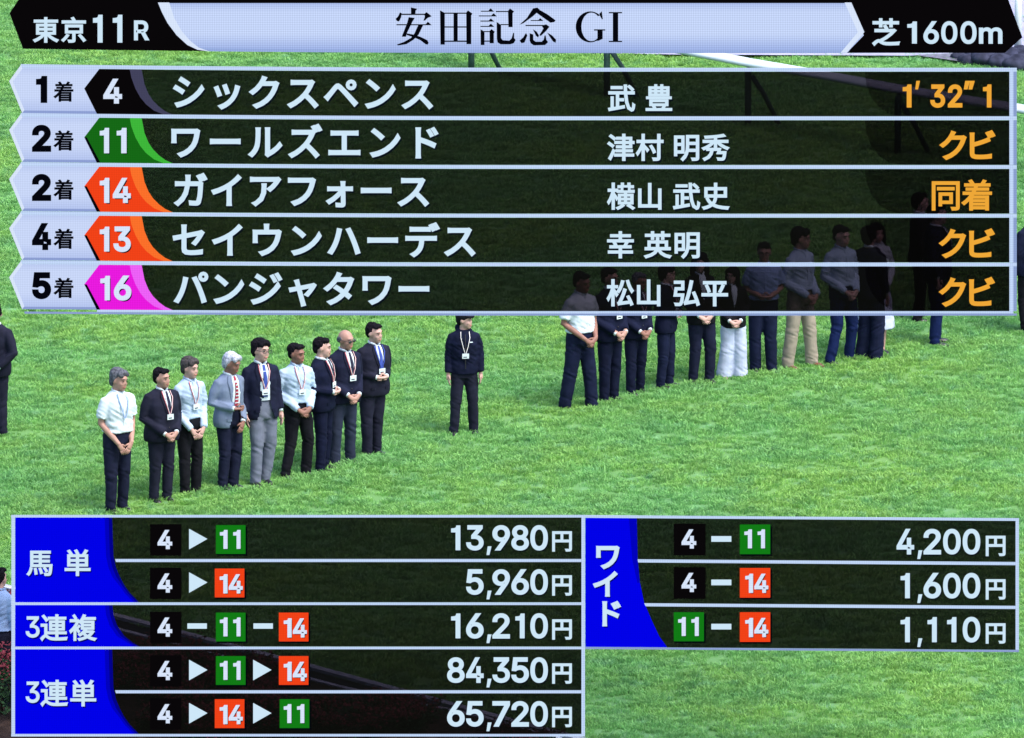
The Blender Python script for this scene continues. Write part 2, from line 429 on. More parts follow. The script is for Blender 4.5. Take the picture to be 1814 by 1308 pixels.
def glyph(ch, w):
    """Outline of a character thickened by w (in em), as a mesh: vertices, faces, flat bounds."""
    key = (ch, w)
    if key in _gc: return _gc[key]
    if ch in GLYPHS:
        c = bpy.data.curves.new("glyph", 'CURVE')
        c.dimensions = '2D'; c.fill_mode = 'BOTH'
        for sp in GLYPHS[ch]:
            n = len(sp) // 6
            s = c.splines.new('BEZIER'); s.bezier_points.add(n - 1); s.use_cyclic_u = True
            for i, p in enumerate(s.bezier_points):
                q = [t / 1000 for t in sp[i * 6:i * 6 + 6]]
                p.handle_left_type = p.handle_right_type = 'FREE'
                p.handle_left = (q[0], q[1], 0); p.co = (q[2], q[3], 0); p.handle_right = (q[4], q[5], 0)
        c.resolution_u = 5
    else:
        c = bpy.data.curves.new("glyph", 'FONT')
        c.body = ch; c.resolution_u = 3
    c.bevel_depth = w; c.bevel_resolution = 0
    o = bpy.data.objects.new("glyph", c)
    col.objects.link(o)
    bpy.context.view_layer.update()
    dg = bpy.context.evaluated_depsgraph_get()
    me = o.evaluated_get(dg).to_mesh()
    v = [tuple(p.co) for p in me.vertices]
    f = [tuple(p.vertices) for p in me.polygons]
    o.evaluated_get(dg).to_mesh_clear()
    col.objects.unlink(o)
    bpy.data.objects.remove(o); bpy.data.curves.remove(c)
    bb = (min(p[0] for p in v), min(p[1] for p in v), max(p[0] for p in v), max(p[1] for p in v))
    _gc[key] = (v, f, bb)
    return _gc[key]

# colours of the lit artwork
M_WHITE = light_panel("lit_pale_blue_white", srgb(206, 231, 248), 0.0)
M_LINE = light_panel("lit_frame_line", srgb(192, 213, 246), 0.06)
M_LINE2 = light_panel("lit_frame_line_dim", srgb(140, 160, 205), 0.05)
M_TAG = light_panel("lit_lavender_tag", srgb(200, 214, 247), 0.045, grad=(srgb(180, 196, 238), 0.02, 87 * UNIT))
M_TAG_HI = light_panel("lit_lavender_rim", srgb(216, 229, 251), 0.03)
M_TAG_LO = light_panel("lit_lavender_low_rim", srgb(140, 158, 210), 0.03)
M_HEAD = light_panel("lit_header_lavender", srgb(196, 212, 247), 0.085, grad=(srgb(160, 180, 230), 0.06, 0.62))
M_HEAD_LO = light_panel("lit_header_low_band", srgb(150, 172, 222), 0.085)
M_INK = light_panel("unlit_display_ink", srgb(5, 6, 14))
M_BLACK = light_panel("unlit_display_black", srgb(9, 7, 9))
M_SHADE = light_panel("unlit_letter_shade", srgb(6, 14, 26))
M_SHADE_B = light_panel("unlit_letter_shade_blue", srgb(2, 2, 110))
M_BLUE = light_panel("lit_blue", srgb(2, 2, 232), 0.03)
M_BLUE_D = light_panel("lit_blue_dark", srgb(2, 2, 190), 0.03)
M_BLUE_DD = light_panel("lit_blue_darker", srgb(2, 2, 140), 0.03)
M_GREEN = light_panel("lit_green", srgb(22, 104, 22), 0.04)
M_GREEN_T = light_panel("lit_green_tile", srgb(18, 122, 22), 0.03)
M_GREEN_H = light_panel("lit_green_light", srgb(62, 182, 58), 0.04)
M_ORANGE = light_panel("lit_orange_red", srgb(240, 66, 24), 0.04)
M_ORANGE_H = light_panel("lit_orange_light", srgb(250, 112, 42), 0.04)
M_PINK = light_panel("lit_magenta", srgb(232, 26, 222), 0.05)
M_PINK_H = light_panel("lit_magenta_light", srgb(236, 96, 246), 0.05)
M_GREY_H = light_panel("lit_slate", srgb(66, 66, 92), 0.04)
M_AMBER = light_panel("lit_amber", srgb(238, 168, 56))
M_PANE = tinted_pane("dark_tinted_pane", (0.042, 0.036, 0.046), srgb(9, 10, 8))
M_PANE2 = tinted_pane("darker_tinted_pane", (0.5, 0.45, 0.5))

def px(ox, oy, s, pts): return [(ox + a / s, oy + b / s) for a, b in pts]

# ---- header board
H = Board("race_title_board", "long header board naming the race, black at both ends with a pale lavender middle", "title board", 20, 96)
H.slab("backing", [(17, 24), (38, -8), (1783, -8), (1811, 61), (1780, 86), (41, 86)], 0, .03, M_BLACK)
H.slab("title_panel", [(298, 6), (305, 28), (318, 50), (335, 69), (352, 81), (372, 86), (1500, 86), (1530, 58), (1508, 6)], .03, .045, M_HEAD)
H.slab("low_band", [(352, 81), (372, 86.5), (1500, 86.5), (1505, 82)], .045, .05, M_HEAD_LO)
H.slab("curved_stripe", [(280, 5), (287, 22), (297, 40), (313, 60), (332, 76), (350, 84), (372, 87), (352, 80), (337, 69), (322, 53), (309, 32), (300, 5)], .045, .06, M_TAG_HI)
H.slab("chevron_stripe", [(1496, 5), (1508, 5), (1531, 53), (1500, 86), (1489, 86), (1519.5, 53)], .045, .06, M_TAG_HI)
H.text("course_lettering", [("東", 81.5, 53.5, 47), ("京", 131, 53.5, 47)], .045, M_WHITE, w=.024)
H.text("race_number_lettering", [("1", 165, 26.7, 182, 76), ("1", 200, 26.7, 217, 76), ("R", 237.6, 36.7, 265, 72)], .045, M_WHITE, w=.022)
H.text("surface_lettering", [("芝", 1569, 57.5, 51)], .045, M_WHITE, w=.024)
H.text("distance_lettering", [("1", 1607, 38.6, 1624, 77.7), ("6", 1635.5, 38, 1663, 78.5), ("0", 1667, 38, 1695.7, 78.5), ("0", 1701, 38, 1729.7, 78.5), ("m", 1733.8, 49, 1775.5, 78)], .045, M_WHITE, w=.02)
Z1 = lambda pts: px(680, 0, 6.479, pts)
Z2 = lambda pts: px(640, 0, 3.239, pts)
H.slab("title_character", [Z1(q) for q in (
    [(310,88),(385,105),(365,125),(362,170),(312,170)], [(190,161),(480,161),(480,175),(190,175)], [(462,165),(490,142),(550,190),(505,208),(470,240),(455,240),(470,195)],
    [(185,145),(205,155),(200,200),(175,250),(150,245),(135,220),(165,190)], [(145,281),(485,281),(485,294),(145,294)], [(470,293),(505,252),(550,293)],
    [(285,200),(355,210),(330,250),(262,390),(255,425),(205,425),(215,400),(270,260)],
    [(262,385),(360,405),(430,430),(500,465),(515,495),(505,515),(480,512),(420,465),(340,430),(262,405)],
    [(395,290),(452,290),(400,400),(340,460),(260,510),(165,525),(148,515),(230,485),(310,440),(350,390)])], .046, .06, M_INK, bow=False)
H.slab("title_character", [Z1(q) for q in (
    [(645,122),(700,152),(700,515),(650,515)], [(945,150),(965,122),(1018,160),(1003,180),(1003,510),(948,510)], [(800,155),(848,155),(848,482),(800,482)],
    [(695,148),(960,148),(960,162),(695,162)], [(695,306),(955,306),(955,320),(695,320)], [(695,469),(955,469),(955,484),(695,484)])], .046, .06, M_INK, bow=False)
H.slab("title_character", [Z1(q) for q in (
    [(1113,127),(1250,127),(1250,138),(1113,138)], [(1190,138),(1225,98),(1265,138)], [(1090,181),(1285,181),(1285,192),(1090,192)], [(1222,192),(1260,155),(1298,192)],
    [(1108,240),(1255,240),(1255,251),(1108,251)], [(1190,251),(1228,215),(1268,251)], [(1108,301),(1255,301),(1255,312),(1108,312)], [(1190,312),(1228,275),(1268,312)],
    [(1110,340),(1155,365),(1155,520),(1112,520)], [(1213,360),(1235,338),(1275,368),(1262,385),(1262,500),(1215,500)], [(1150,360),(1220,360),(1220,372),(1150,372)], [(1150,469),(1220,469),(1220,482),(1150,482)],
    [(1285,130),(1440,130),(1440,142),(1285,142)], [(1425,130),(1447,100),(1495,135),(1478,155),(1478,315),(1430,315)], [(1340,280),(1435,280),(1435,292),(1340,292)],
    [(1295,255),(1345,290),(1345,440),(1365,465),(1440,470),(1465,445),(1485,380),(1495,380),(1495,440),(1513,462),(1490,500),(1450,512),(1340,512),(1305,490),(1297,450)])], .046, .06, M_INK, bow=False)
H.slab("title_character", [Z2(q) for q in (
    [(985,50),(1010,45),(1025,58),(985,95),(930,135),(908,143),(950,105)], [(1003,52),(1030,62),(1070,85),(1115,118),(1108,128),(1085,132),(1040,100),(1005,75)],
    [(972,117),(1036,117),(1036,122),(972,122)], [(1010,122),(1026,106),(1046,122)], [(942,145),(1060,145),(1060,151),(942,151)], [(1035,150),(1060,141),(1080,155),(1060,180),(1030,208),(1022,203),(1045,165)],
    [(945,190),(953,205),(937,245),(920,250),(908,235),(930,215)], [(966,192),(987,200),(987,230),(1000,241),(1035,241),(1046,230),(1052,205),(1058,205),(1062,230),(1072,243),(1055,260),(990,262),(972,250),(966,235)],
    [(985,170),(1005,182),(1020,205),(1015,217),(1002,207)], [(1066,188),(1095,205),(1118,230),(1115,247),(1100,240),(1083,215)])], .046, .06, M_INK, bow=False)
def arc(cx, cy, rx, ry, a0, a1, n=16):
    return [(cx + rx * math.cos(R(a0 + (a1 - a0) * i / n)), cy + ry * math.sin(R(a0 + (a1 - a0) * i / n))) for i in range(n + 1)]
H.slab("title_character", [Z2(q) for q in (
    arc(1314, 156, 84, 89, -48, -318, 26) + arc(1320, 156, 56, 81, 42, -228 + 180, 2)[:1] + arc(1320, 156, 57, 82, -318, -48, 26),
    [(1366,80),(1380,66),(1386,112),(1380,112),(1370,94)], [(1355,174),(1385,174),(1385,225),(1355,238)], [(1335,170),(1400,170),(1400,177),(1335,177)])], .046, .06, M_INK, bow=False)
H.slab("title_character", [Z2(q) for q in (
    [(1443,73),(1474,73),(1474,241),(1443,241)], [(1420,71),(1496,71),(1496,78),(1420,78)], [(1420,236),(1496,236),(1496,243),(1420,243)])], .046, .06, M_INK, bow=False)

# ---- the five finishing rows
ROWS = [
 ("1", [("4", 183.3, 140, 216.5, 184)], M_BLACK, M_GREY_H, "シックスペンス", 334, 67.6, 163, [("武", 1101, 174), ("豊", 1167, 174)],
  [("1", 1598.8, 150, 1614.5, 191), ("’", 1621, 143.7, 1629.5, 159), ("3", 1647.6, 150, 1674, 191.5), ("2", 1678.8, 150, 1704.5, 191), ("”", 1707, 143.7, 1726.5, 159), ("1", 1741, 150, 1756, 191)],
  "topmost result row with a black number 4 plate"),
 ("2", [("1", 177, 227, 193.6, 272), ("1", 207, 227, 224.5, 272)], M_GREEN, M_GREEN_H, "ワールズエンド", 329, 70.3, 251, [("津", 1100, 261.5), ("村", 1151, 261.5), ("明", 1216, 261.5), ("秀", 1267.5, 261.5)],
  [("ク", 1689, 258, 57), ("ビ", 1737, 258, 57)], "second result row, with a green number 11 plate"),
 ("2", [("1", 177, 315.5, 194, 360), ("4", 200, 315.5, 232, 360)], M_ORANGE, M_ORANGE_H, "ガイアフォース", 337, 65.9, 337, [("横", 1100, 348), ("山", 1151, 348), ("武", 1216, 348), ("史", 1267.5, 348)],
  [("同", 1675, 346, 57), ("着", 1731, 346, 57)], "third result row, with an orange number 14 plate"),
 ("4", [("1", 177, 402, 194, 446), ("3", 201, 401.5, 232, 447)], M_ORANGE, M_ORANGE_H, "セイウンハーデス", 336, 68.4, 425, [("幸", 1099, 434), ("英", 1165, 434), ("明", 1217, 434)],
  [("ク", 1688, 432, 57), ("ビ", 1736, 432, 57)], "fourth result row, with an orange number 13 plate"),
 ("5", [("1", 178, 489, 195, 532.5), ("6", 202, 488.5, 233, 533)], M_PINK, M_PINK_H, "パンジャタワー", 338, 65.9, 511, [("松", 1099, 519), ("山", 1149, 519), ("弘", 1216, 519), ("平", 1266, 519)],
  [("ク", 1688, 518, 57), ("ビ", 1736, 518, 57)], "lowest result row with a magenta number 16 plate"),
]
PITCH_ROW = 87.0
for i, (place, nums, mc, mh, name, nx, npitch, ny, jockey, marg, lab) in enumerate(ROWS):
    t = 113.4 + i * PITCH_ROW
    if i: t -= 0.4
    b = t + PITCH_ROW - 0.3
    Bd = Board("result_row_board", lab, "result board", 17, b, "five result rows stacked under the title board")
    S = Bd.slab
    S("tinted_pane", [(172, t + 7), (1788, t + 7), (1788, b), (172, b)], .002, .01, M_PANE)
    S("corner_pane", [(1788, t + 7.2), (1788, b - .5), (1594, b - .5)] + [(1594 - 62 * math.sin(R(a)), b - .5 - (PITCH_ROW - 8.5) * (1 - math.cos(R(a)))) for a in (18, 36, 54, 72, 90)], .014, .02, M_PANE2)
    S("top_line", [(37, t), (1801, t), (1801, t + 6.8), (37, t + 6.8)], .012, .04, M_LINE)
    S("end_line", [(1788, t + 6.9), (1795, t + 6.9), (1795, b), (1788, b)], .012, .04, M_LINE)
    S("end_line_shade", [(1795.2, t + 6.9), (1801, t + 6.9), (1801, b), (1795.2, b)], .008, .03, M_LINE2)
    if i == 4:
        S("bottom_line", [(172, b), (1795, b), (1795, b + 4), (172, b + 4)], .012, .04, M_LINE)
        S("bottom_line_shade", [(43, b + 4.1), (1801, b + 4.1), (1801, b + 8), (44, b + 8)], .008, .03, M_LINE2)
    tg = S("place_tag", [(16.5, t + 30.5), (37, t + 6.9), (176, t + 6.9), (149.5, t + 42), (172, b), (39.5, b)], .012, .045, M_TAG)
    S("tag_rim", [(16.5, t + 30.5), (37, t + 2), (40, t + 8), (23, t + 31), (43.5, b - 5), (39.5, b)], .046, .052, M_TAG_HI, tg)
    S("tag_low_rim", [(39.5, b), (43, b - 4.5), (169.5, b - 4.5), (172, b)], .046, .052, M_TAG_LO, tg)
    Bd.text("place_numeral", [(place, 64 if place == "1" else 57, t + 21.5, 84 if place == "1" else 91, t + 69.5)], .05, M_INK, tg, w=.04)
    Bd.text("place_character", [("着", 113.5, t + 49.5, 37)], .05, M_INK, tg, w=.024)
    A = [(230, t + 7), (233, t + 22), (240, t + 41), (249, t + 57), (259, t + 69), (273, t + 80), (290, b)]
    Bc = [(251, t + 7), (256, t + 33), (263, t + 50), (271, t + 62), (282, t + 73), (293, t + 81), (306, b)]
    pl = S("number_plate", [(149.5, t + 42), (176, t + 7), (230, t + 7)] + A[1:] + [(171.7, b)], .012, .05, mc)
    S("plate_crescent", [(p[0], p[1]) for p in A] + Bc[::-1], .012, .048, mh, pl)
    if mc is not M_BLACK:
        S("plate_edge", [(149.5, t + 42), (154, t + 42), (178, b), (171.7, b)], .05, .054, M_INK, pl)
    Bd.text("plate_numeral", nums, .055, M_TAG_HI, pl, M_SHADE if mc is not M_BLACK else None, w=.027, sh=(2.5, 3))
    Bd.text("horse_lettering", [(c, nx + npitch * k, ny + (3.5 * k / 7 if i == 0 else 1.5 * k / 7), 64) for k, c in enumerate(name)], .05, M_WHITE, None, M_SHADE, w=.029)
    Bd.text("jockey_lettering", [(c, x, y, 50) for c, x, y in jockey], .05, M_WHITE, None, M_SHADE, w=.024)
    if i == 0: Bd.text("time_lettering", marg, .05, M_AMBER, w=.026)
    else: Bd.text("margin_lettering", marg, .05, M_AMBER, w=.03 if i != 2 else .022)

# ---- payout tables
def tile(B, kind, x0, y0, x1, y1, parent=None):
    m = {"4": M_BLACK, "11": M_GREEN_T, "14": M_ORANGE}[kind]
    if kind == "4":
        tl = B.slab("number_tile", [(x0, y0), (x1, y0), (x1, y1), (x0, y1)], .012, .03, m, parent, bow=False)
        c = (x0 + x1) / 2 - 1.5
        B.text("tile_numeral", [("4", c - 13, y0 + 10, c + 13, y0 + 44)], .035, M_TAG_HI, tl, w=.028)
    else:
        tl = B.slab("number_tile", [(x0, y0), (x1 - 3, y0), (x1 - 3, y1 - 3), (x0, y1 - 3)], .012, .03, m, parent, bow=False)
        B.slab("tile_shade", [(x0 + 1, y0 + 3), (x1, y0 + 3), (x1, y1), (x0 + 1, y1)], .004, .011, M_INK, tl, bow=False)
        c = (x0 + x1) / 2
        items = [("1", c - 20.5, y0 + 8.5, c - 7, y0 + 42), ("1", c + 3, y0 + 8.5, c + 16, y0 + 42)] if kind == "11" else \
                [("1", c - 19, y0 + 10, c - 5, y0 + 44), ("4", c - 3, y0 + 10, c + 22, y0 + 44)]
        B.text("tile_numeral", items, .035, M_TAG_HI, tl, M_SHADE, w=.026, sh=(1.8, 2.2))
    return tl

def amount(B, s, x_last, pitch, y0, y1, yen, yy):
    items, x = [], x_last
    for ch in reversed(s):
        if ch == ",":
            x += pitch / 2
            items.append((",", x - 9.2, y1 - 7, x - .2, y1 + 8.5))
            x -= 13 + pitch / 2
        else:
            if ch == "1": items.append((ch, x - 8.5, y0, x + 8, y1))
            else: items.append((ch, x - 15.6, y0 - .5, x + 15.6, y1 + .5))
            x -= pitch
    B.text("amount_lettering", items, .02, M_WHITE, None, M_SHADE, w=.021, sh=(1.5, 2))
    B.text("yen_character", [("円", yen, yy, 40)], .02, M_WHITE, w=.026)

def payout(label, x0, y0, x1, y1, curve, title, rows, seps, right_shade=True):
    B = Board("payout_table_board", label, "payout board", x0, y1, "payout tables along the bottom")
    # x0..x1, y0..y1 are the inner edges; frame lines run round them
    B.slab("tinted_pane", [(x0, y0), (x1, y0), (x1, y1), (x0, y1)], .0, .006, M_PANE)
    B.slab("heading_panel", curve, .007, .012, M_BLUE)
    return B

LX0, LX1 = 27, 1030
tables = [
 ("upper left payout table with a tall blue heading and two rows of paired tiles", 917, 1067.3, [("馬", 71, 997), ("単", 137.5, 997)], None),
 ("single row payout table with three dashed number tiles", 1072, 1145.6, [("連", 95.5, 1112), ("複", 147, 1112)], (45.6, 1092, 70.4, 1130)),
 ("lowest left payout table with two rows of three tiles and arrows", 1150.4, 1300.5, [("連", 96, 1228), ("単", 147.5, 1228)], (45.6, 1207.6, 70.4, 1245.5)),
]
ROWY = [(929, 931, 975, 958), (1006, 1009, 1053.5, 1036), (1084, 1087, 1131, 1114), (1161, 1165, 1209.5, 1192), (1237.5, 1242.6, 1287, 1269)]
AM = ["13,980", "5,960", "16,210", "84,350", "65,720"]
COMB = [[("4", 266), ">", ("11", 382.5)], [("4", 266), ">", ("14", 380.5)], [("4", 266), "-", ("11", 382.5), "-", ("14", 494)],
        [("4", 266), ">", ("11", 382.5), ">", ("14", 494)], [("4", 266), ">", ("14", 380.5), ">", ("11", 495.5)]]
rows_of = [(0, 1), (2,), (3, 4)]
for ti, (lab, y0, y1, kan, three) in enumerate(tables):
    h = y1 - y0
    if ti == 1: curve = [(LX0, y0), (199, y0), (201, y0 + 18), (207, y0 + 36), (220, y0 + 55), (235, y0 + 67), (247, y1), (LX0, y1)]
    else: curve = [(LX0, y0), (198.5, y0), (200.8, y0 + 68), (205, y0 + 88), (212, y0 + 105), (220, y0 + 120), (230, y0 + 134), (246, y1), (LX0, y1)]
    B = Board("payout_table_board", lab, "payout board", 20, y1, "payout tables along the bottom")
    B.slab("tinted_pane", [(LX0, y0), (LX1, y0), (LX1, y1), (LX0, y1)], .0, .003, M_PANE)
    hp = B.slab("heading_panel", curve, .004, .012, M_BLUE)
    B.slab("heading_edge", [(c[0] - 13 + (4 if k > 3 else 0), c[1]) for k, c in enumerate(curve[1:-1])] + curve[1:-1][::-1], .0122, .014, M_BLUE_D, hp)
    B.slab("heading_edge", [(c[0] - 6 + (2 if k > 3 else 0), c[1]) for k, c in enumerate(curve[1:-1])] + curve[1:-1][::-1], .0142, .016, M_BLUE_DD, hp)
    items = [(c, x, y, 49) for c, x, y in kan]
    B.text("heading_lettering", items, .02, M_WHITE, hp, M_SHADE_B, w=.022)
    if three: B.text("heading_numeral", [("3", *three)], .02, M_WHITE, hp, M_SHADE_B, w=.014)
    S = B.slab
    top = y0 - 4.6
    S("top_line", [(20, top), (1036.3, top), (1036.3, y0), (20, y0)], .005, .03, M_LINE)
    if ti == 2: S("bottom_line", [(20, y1), (1036.3, y1), (1036.3, y1 + 4.4), (20, y1 + 4.4)], .005, .03, M_LINE)
    yb = y1 if ti < 2 else y1
    S("side_line", [(20.4, y0), (26.6, y0), (26.6, yb), (20.4, yb)], .005, .03, M_LINE)
    S("side_line", [(1030, y0), (1036.3, y0), (1036.3, yb), (1030, yb)], .005, .03, M_LINE)
    if len(rows_of[ti]) == 2:
        ys = 990.5 if ti == 0 else 1223
        S("row_line", [(204, ys), (1029.8, ys), (1029.8, ys + 5.4), (205.5, ys + 5.4)], .013, .03, M_LINE)
    for r in rows_of[ti]:
        ty, a0, a1, yy = ROWY[r]
        link_x = [335, 448.5]
        k = 0
        for it in COMB[r]:
            if it == ">":
                S("arrow", [(link_x[k], ty + 8), (link_x[k] + 32.5, ty + 26), (link_x[k], ty + 44.5)], .012, .03, M_WHITE, bow=False); k += 1
            elif it == "-":
                x = (332, 449)[k]
                S("dash", [(x, ty + 20.5), (x + 34.5, ty + 20.5), (x + 34.5, ty + 30), (x, ty + 30)], .012, .03, M_WHITE, bow=False); k += 1
            else:
                x = it[1]; tile(B, it[0], x, ty + (0 if it[0] == "4" else 1.5), x + 55.5, ty + 55.5)
        amount(B, AM[r], 955, 33.6, a0, a1, 995.5, yy)

# the right-hand table
B = Board("payout_table_board", "right payout table with a vertical blue heading and three rows", "payout board", 1037, 1150, "payout tables along the bottom")
S = B.slab
S("tinted_pane", [(1037, 917.6), (1799, 917.6), (1799, 1146), (1037, 1146)], .0, .003, M_PANE)
hp = S("heading_panel", [(1037, 917.6), (1128, 917.6), (1129.6, 990), (1133.6, 1032), (1141, 1067), (1154.5, 1098.5), (1168, 1127), (1182, 1146), (1037, 1146)], .004, .012, M_BLUE)
S("heading_edge", [(1114, 917.6), (1128, 917.6), (1129.6, 990), (1133.6, 1032), (1129, 1032), (1120, 990)], .0122, .014, M_BLUE_D, hp)
B.text("heading_lettering", [("ワ", 1076.5, 985.5, 51), ("イ", 1073.5, 1034.5, 51), ("ド", 1079, 1086.5, 51)], .02, M_WHITE, hp, M_SHADE_B, w=.034)
S("top_line", [(1036.5, 912.6), (1805, 912.6), (1805, 917.5), (1036.5, 917.5)], .005, .03, M_LINE)
S("bottom_line", [(1036.5, 1146.1), (1805, 1146.1), (1805, 1150), (1036.5, 1150)], .005, .03, M_LINE2)
S("side_line", [(1799, 917.6), (1805, 917.6), (1805, 1146), (1799, 1146)], .005, .03, M_LINE)
S("row_line", [(1129.5, 990.3), (1798.8, 990.3), (1798.8, 996), (1130.5, 996)], .013, .03, M_LINE)
S("row_line", [(1141, 1068), (1798.8, 1068), (1798.8, 1073.6), (1144, 1073.6)], .013, .03, M_LINE)
for (ka, kb, ty, a0, s, yy) in (("4", "11", 928, 937.5, "4,200", 966), ("4", "14", 1005, 1015.5, "1,600", 1043), ("11", "14", 1083.3, 1093.4, "1,110", 1121)):
    tile(B, ka, 1193.5, ty + (0 if ka == "4" else 1.5), 1250, ty + 56)
    tile(B, kb, 1310.5, ty + 1.5, 1367.5, ty + 57)
    S("dash", [(1260, ty + 22), (1295.5, ty + 22), (1295.5, ty + 32), (1260, ty + 32)], .012, .03, M_WHITE, bow=False)
    amount(B, s, 1720.8, 34.7, a0, a0 + 44.5, 1763.5, yy)

# ================================================================== PEOPLE
def ell(c, r, rot=None, nu=14, nv=10):
    v, f = [], []
    c = Vector(c)
    for j in range(1, nv):
        th = math.pi * j / nv
        for i in range(nu):
            ph = 2 * math.pi * i / nu
            p = Vector((r[0] * math.sin(th) * math.cos(ph), r[1] * math.sin(th) * math.sin(ph), r[2] * math.cos(th)))
            if rot is not None: p = rot @ p
            v.append(c + p)
    t, b = Vector((0, 0, r[2])), Vector((0, 0, -r[2]))
    if rot is not None: t, b = rot @ t, rot @ b
    v += [c + t, c + b]
    for j in range(nv - 2):
        for i in range(nu):
            a = j * nu + i; a2 = j * nu + (i + 1) % nu
            f.append((a, a + nu, a2 + nu, a2))
    T = len(v) - 2
    for i in range(nu):
        f.append((T, i, (i + 1) % nu))
        a = (nv - 2) * nu
        f.append((T + 1, a + (i + 1) % nu, a + i))
    return v, f

def rings(rs, n=20):
    """Horizontal rings (z, rx, ry, cx, cy) joined into a closed body; slightly squared like a torso."""
    v, f = [], []
    for z, rx, ry, cx, cy in rs:
        for i in range(n):
            a = 2 * math.pi * i / n
            ca, sa = math.cos(a), math.sin(a)
            k = 0.88
            v.append(Vector((cx + rx * math.copysign(abs(ca) ** k, ca), cy + ry * math.copysign(abs(sa) ** k, sa), z)))
    for j in range(len(rs) - 1):
        for i in range(n):
            a, a2 = j * n + i, j * n + (i + 1) % n
            f.append((a, a2, a2 + n, a + n))
    up = rs[-1][0] > rs[0][0]
    f.append(tuple(reversed(range(n)))); f.append(tuple((len(rs) - 1) * n + i for i in range(n)))
    if not up: f = [tuple(reversed(q)) for q in f]
    return v, f

def tube(ps, rs, n=12, flat=1.0, caps=True):
    ps = [Vector(p) for p in ps]
    v, f = [], []
    d0 = (ps[1] - ps[0]).normalized()
    ref = Vector((1, 0, 0)) if abs(d0.x) < 0.8 else Vector((0, 1, 0))
    for k, (p, r) in enumerate(zip(ps, rs)):
        a = ps[max(0, k - 1)]; b = ps[min(len(ps) - 1, k + 1)]
        d = (b - a).normalized()
        u = (ref - d * ref.dot(d)).normalized(); w = d.cross(u)
        ref = u
        for i in range(n):
            t = 2 * math.pi * i / n
            v.append(p + u * (r * math.cos(t)) + w * (r * flat * math.sin(t)))
    for k in range(len(ps) - 1):
        for i in range(n):
            a, a2 = k * n + i, k * n + (i + 1) % n
            f.append((a, a2, a2 + n, a + n))
    if caps:
        f.append(tuple(reversed(range(n)))); f.append(tuple((len(ps) - 1) * n + i for i in range(n)))
    return v, f

def merge(parts):
    V, F = [], []
    for v, f in parts:
        b = len(V); V += v; F += [tuple(b + i for i in q) for q in f]
    return V, F

def fuse(name, parts, voxel, mat, parent, extra=None, wrinkle=0.0, wscale=7.0, seed=0.0, cut=None, folds=()):
    """Overlapping pieces melted into one continuous skin (voxel remesh + smoothing)."""
    V, F = merge(parts)
    me = bpy.data.meshes.new(name)
    me.from_pydata([tuple(p) for p in V], [], F)
    o = bpy.data.objects.new(name, me)
    col.objects.link(o)
    m = o.modifiers.new("fuse", 'REMESH'); m.mode = 'VOXEL'; m.voxel_size = voxel; m.use_smooth_shade = True
    s = o.modifiers.new("relax", 'SMOOTH'); s.factor = 0.5; s.iterations = 3
    bpy.context.view_layer.update()
    dg = bpy.context.evaluated_depsgraph_get()
    ev = o.evaluated_get(dg)
    new = bpy.data.meshes.new_from_object(ev, depsgraph=dg)
    col.objects.unlink(o); bpy.data.objects.remove(o); bpy.data.meshes.remove(me)
    new.name = name
    if wrinkle:
        no = [Vector(v.normal) for v in new.vertices]
        for v, nn in zip(new.vertices, no):
            p = v.co
            if wscale > 40:      # strands
                v.co = p + nn * wrinkle * (noise.noise((p.x * wscale + seed, p.y * wscale * .6, p.z * wscale * .22)) * 1.2 + noise.noise((p.x * 14, p.y * 14, p.z * 14 + seed)))
                continue
            k = noise.noise((p.x * wscale + seed, p.y * wscale, p.z * wscale * 0.8)) + 0.5 * noise.noise((p.x * wscale * 2 + seed, p.y * wscale * 2, p.z * wscale * 2.4 + 9))
            if folds:      # creases that pull across at the joints
                c = sum(math.exp(-((p.z - z_) / w_) ** 2) for z_, w_ in folds)
                q = noise.noise((p.x * 5 + seed, p.y * 5 + 4, p.z * 24 + p.x * 14))
                k += 1.25 * c * (1 - 2 * abs(q)) - .6 * c
            v.co = p + nn * (k * wrinkle)
    if extra or cut:
        bm = bmesh.new(); bm.from_mesh(new)
        if cut:
            kill = [v for v in bm.verts if cut(v.co)]
            bmesh.ops.delete(bm, geom=kill, context='VERTS')
        if extra:
            ev_, ef_ = merge(extra)
            vs_ = [bm.verts.new(p) for p in ev_]
            for q in ef_:
                try: bm.faces.new([vs_[i] for i in q])
                except ValueError: pass
        for fc_ in bm.faces: fc_.smooth = True
        bm.to_mesh(new); bm.free()
    new.materials.clear()
    return link_mesh(name, new, mat, parent)

def plain(name, parts, mat, parent, smooth=True):
    V, F = merge(parts)
    return obj(name, V, F, mat, parent, smooth)

SKIN = cloth("skin_light", (0.47, 0.285, 0.245), 0.6, 0.08, 12, 0.05, 0.4)
SKIN_T = cloth("skin_tanned", (0.22, 0.105, 0.08), 0.6, 0.1, 12, 0.05, 0.4)
SKIN_M = cloth("skin_medium", (0.36, 0.20, 0.16), 0.6, 0.08, 12, 0.05, 0.4)
HAIR_K = cloth("hair_black", (0.007, 0.006, 0.009), 0.9, 0.5, 30, 0.9, 0.06)
HAIR_B = cloth("hair_brown", (0.07, 0.045, 0.035), 0.9, 0.5, 30, 0.9, 0.06)
HAIR_G = cloth("hair_grey", (0.085, 0.09, 0.11), 0.9, 0.5, 30, 0.9, 0.06)
HAIR_GB = cloth("hair_grey_brown", (0.05, 0.045, 0.047), 0.9, 0.5, 30, 0.9, 0.06)
HAIR_W = cloth("hair_white", (0.36, 0.38, 0.46), 0.9, 0.5, 30, 0.9, 0.06)
C_WHITE = cloth("cotton_white", (0.52, 0.60, 0.66), 0.8, 0.05)
C_PALE = cloth("cotton_pale_blue", (0.36, 0.47, 0.62), 0.8, 0.06)
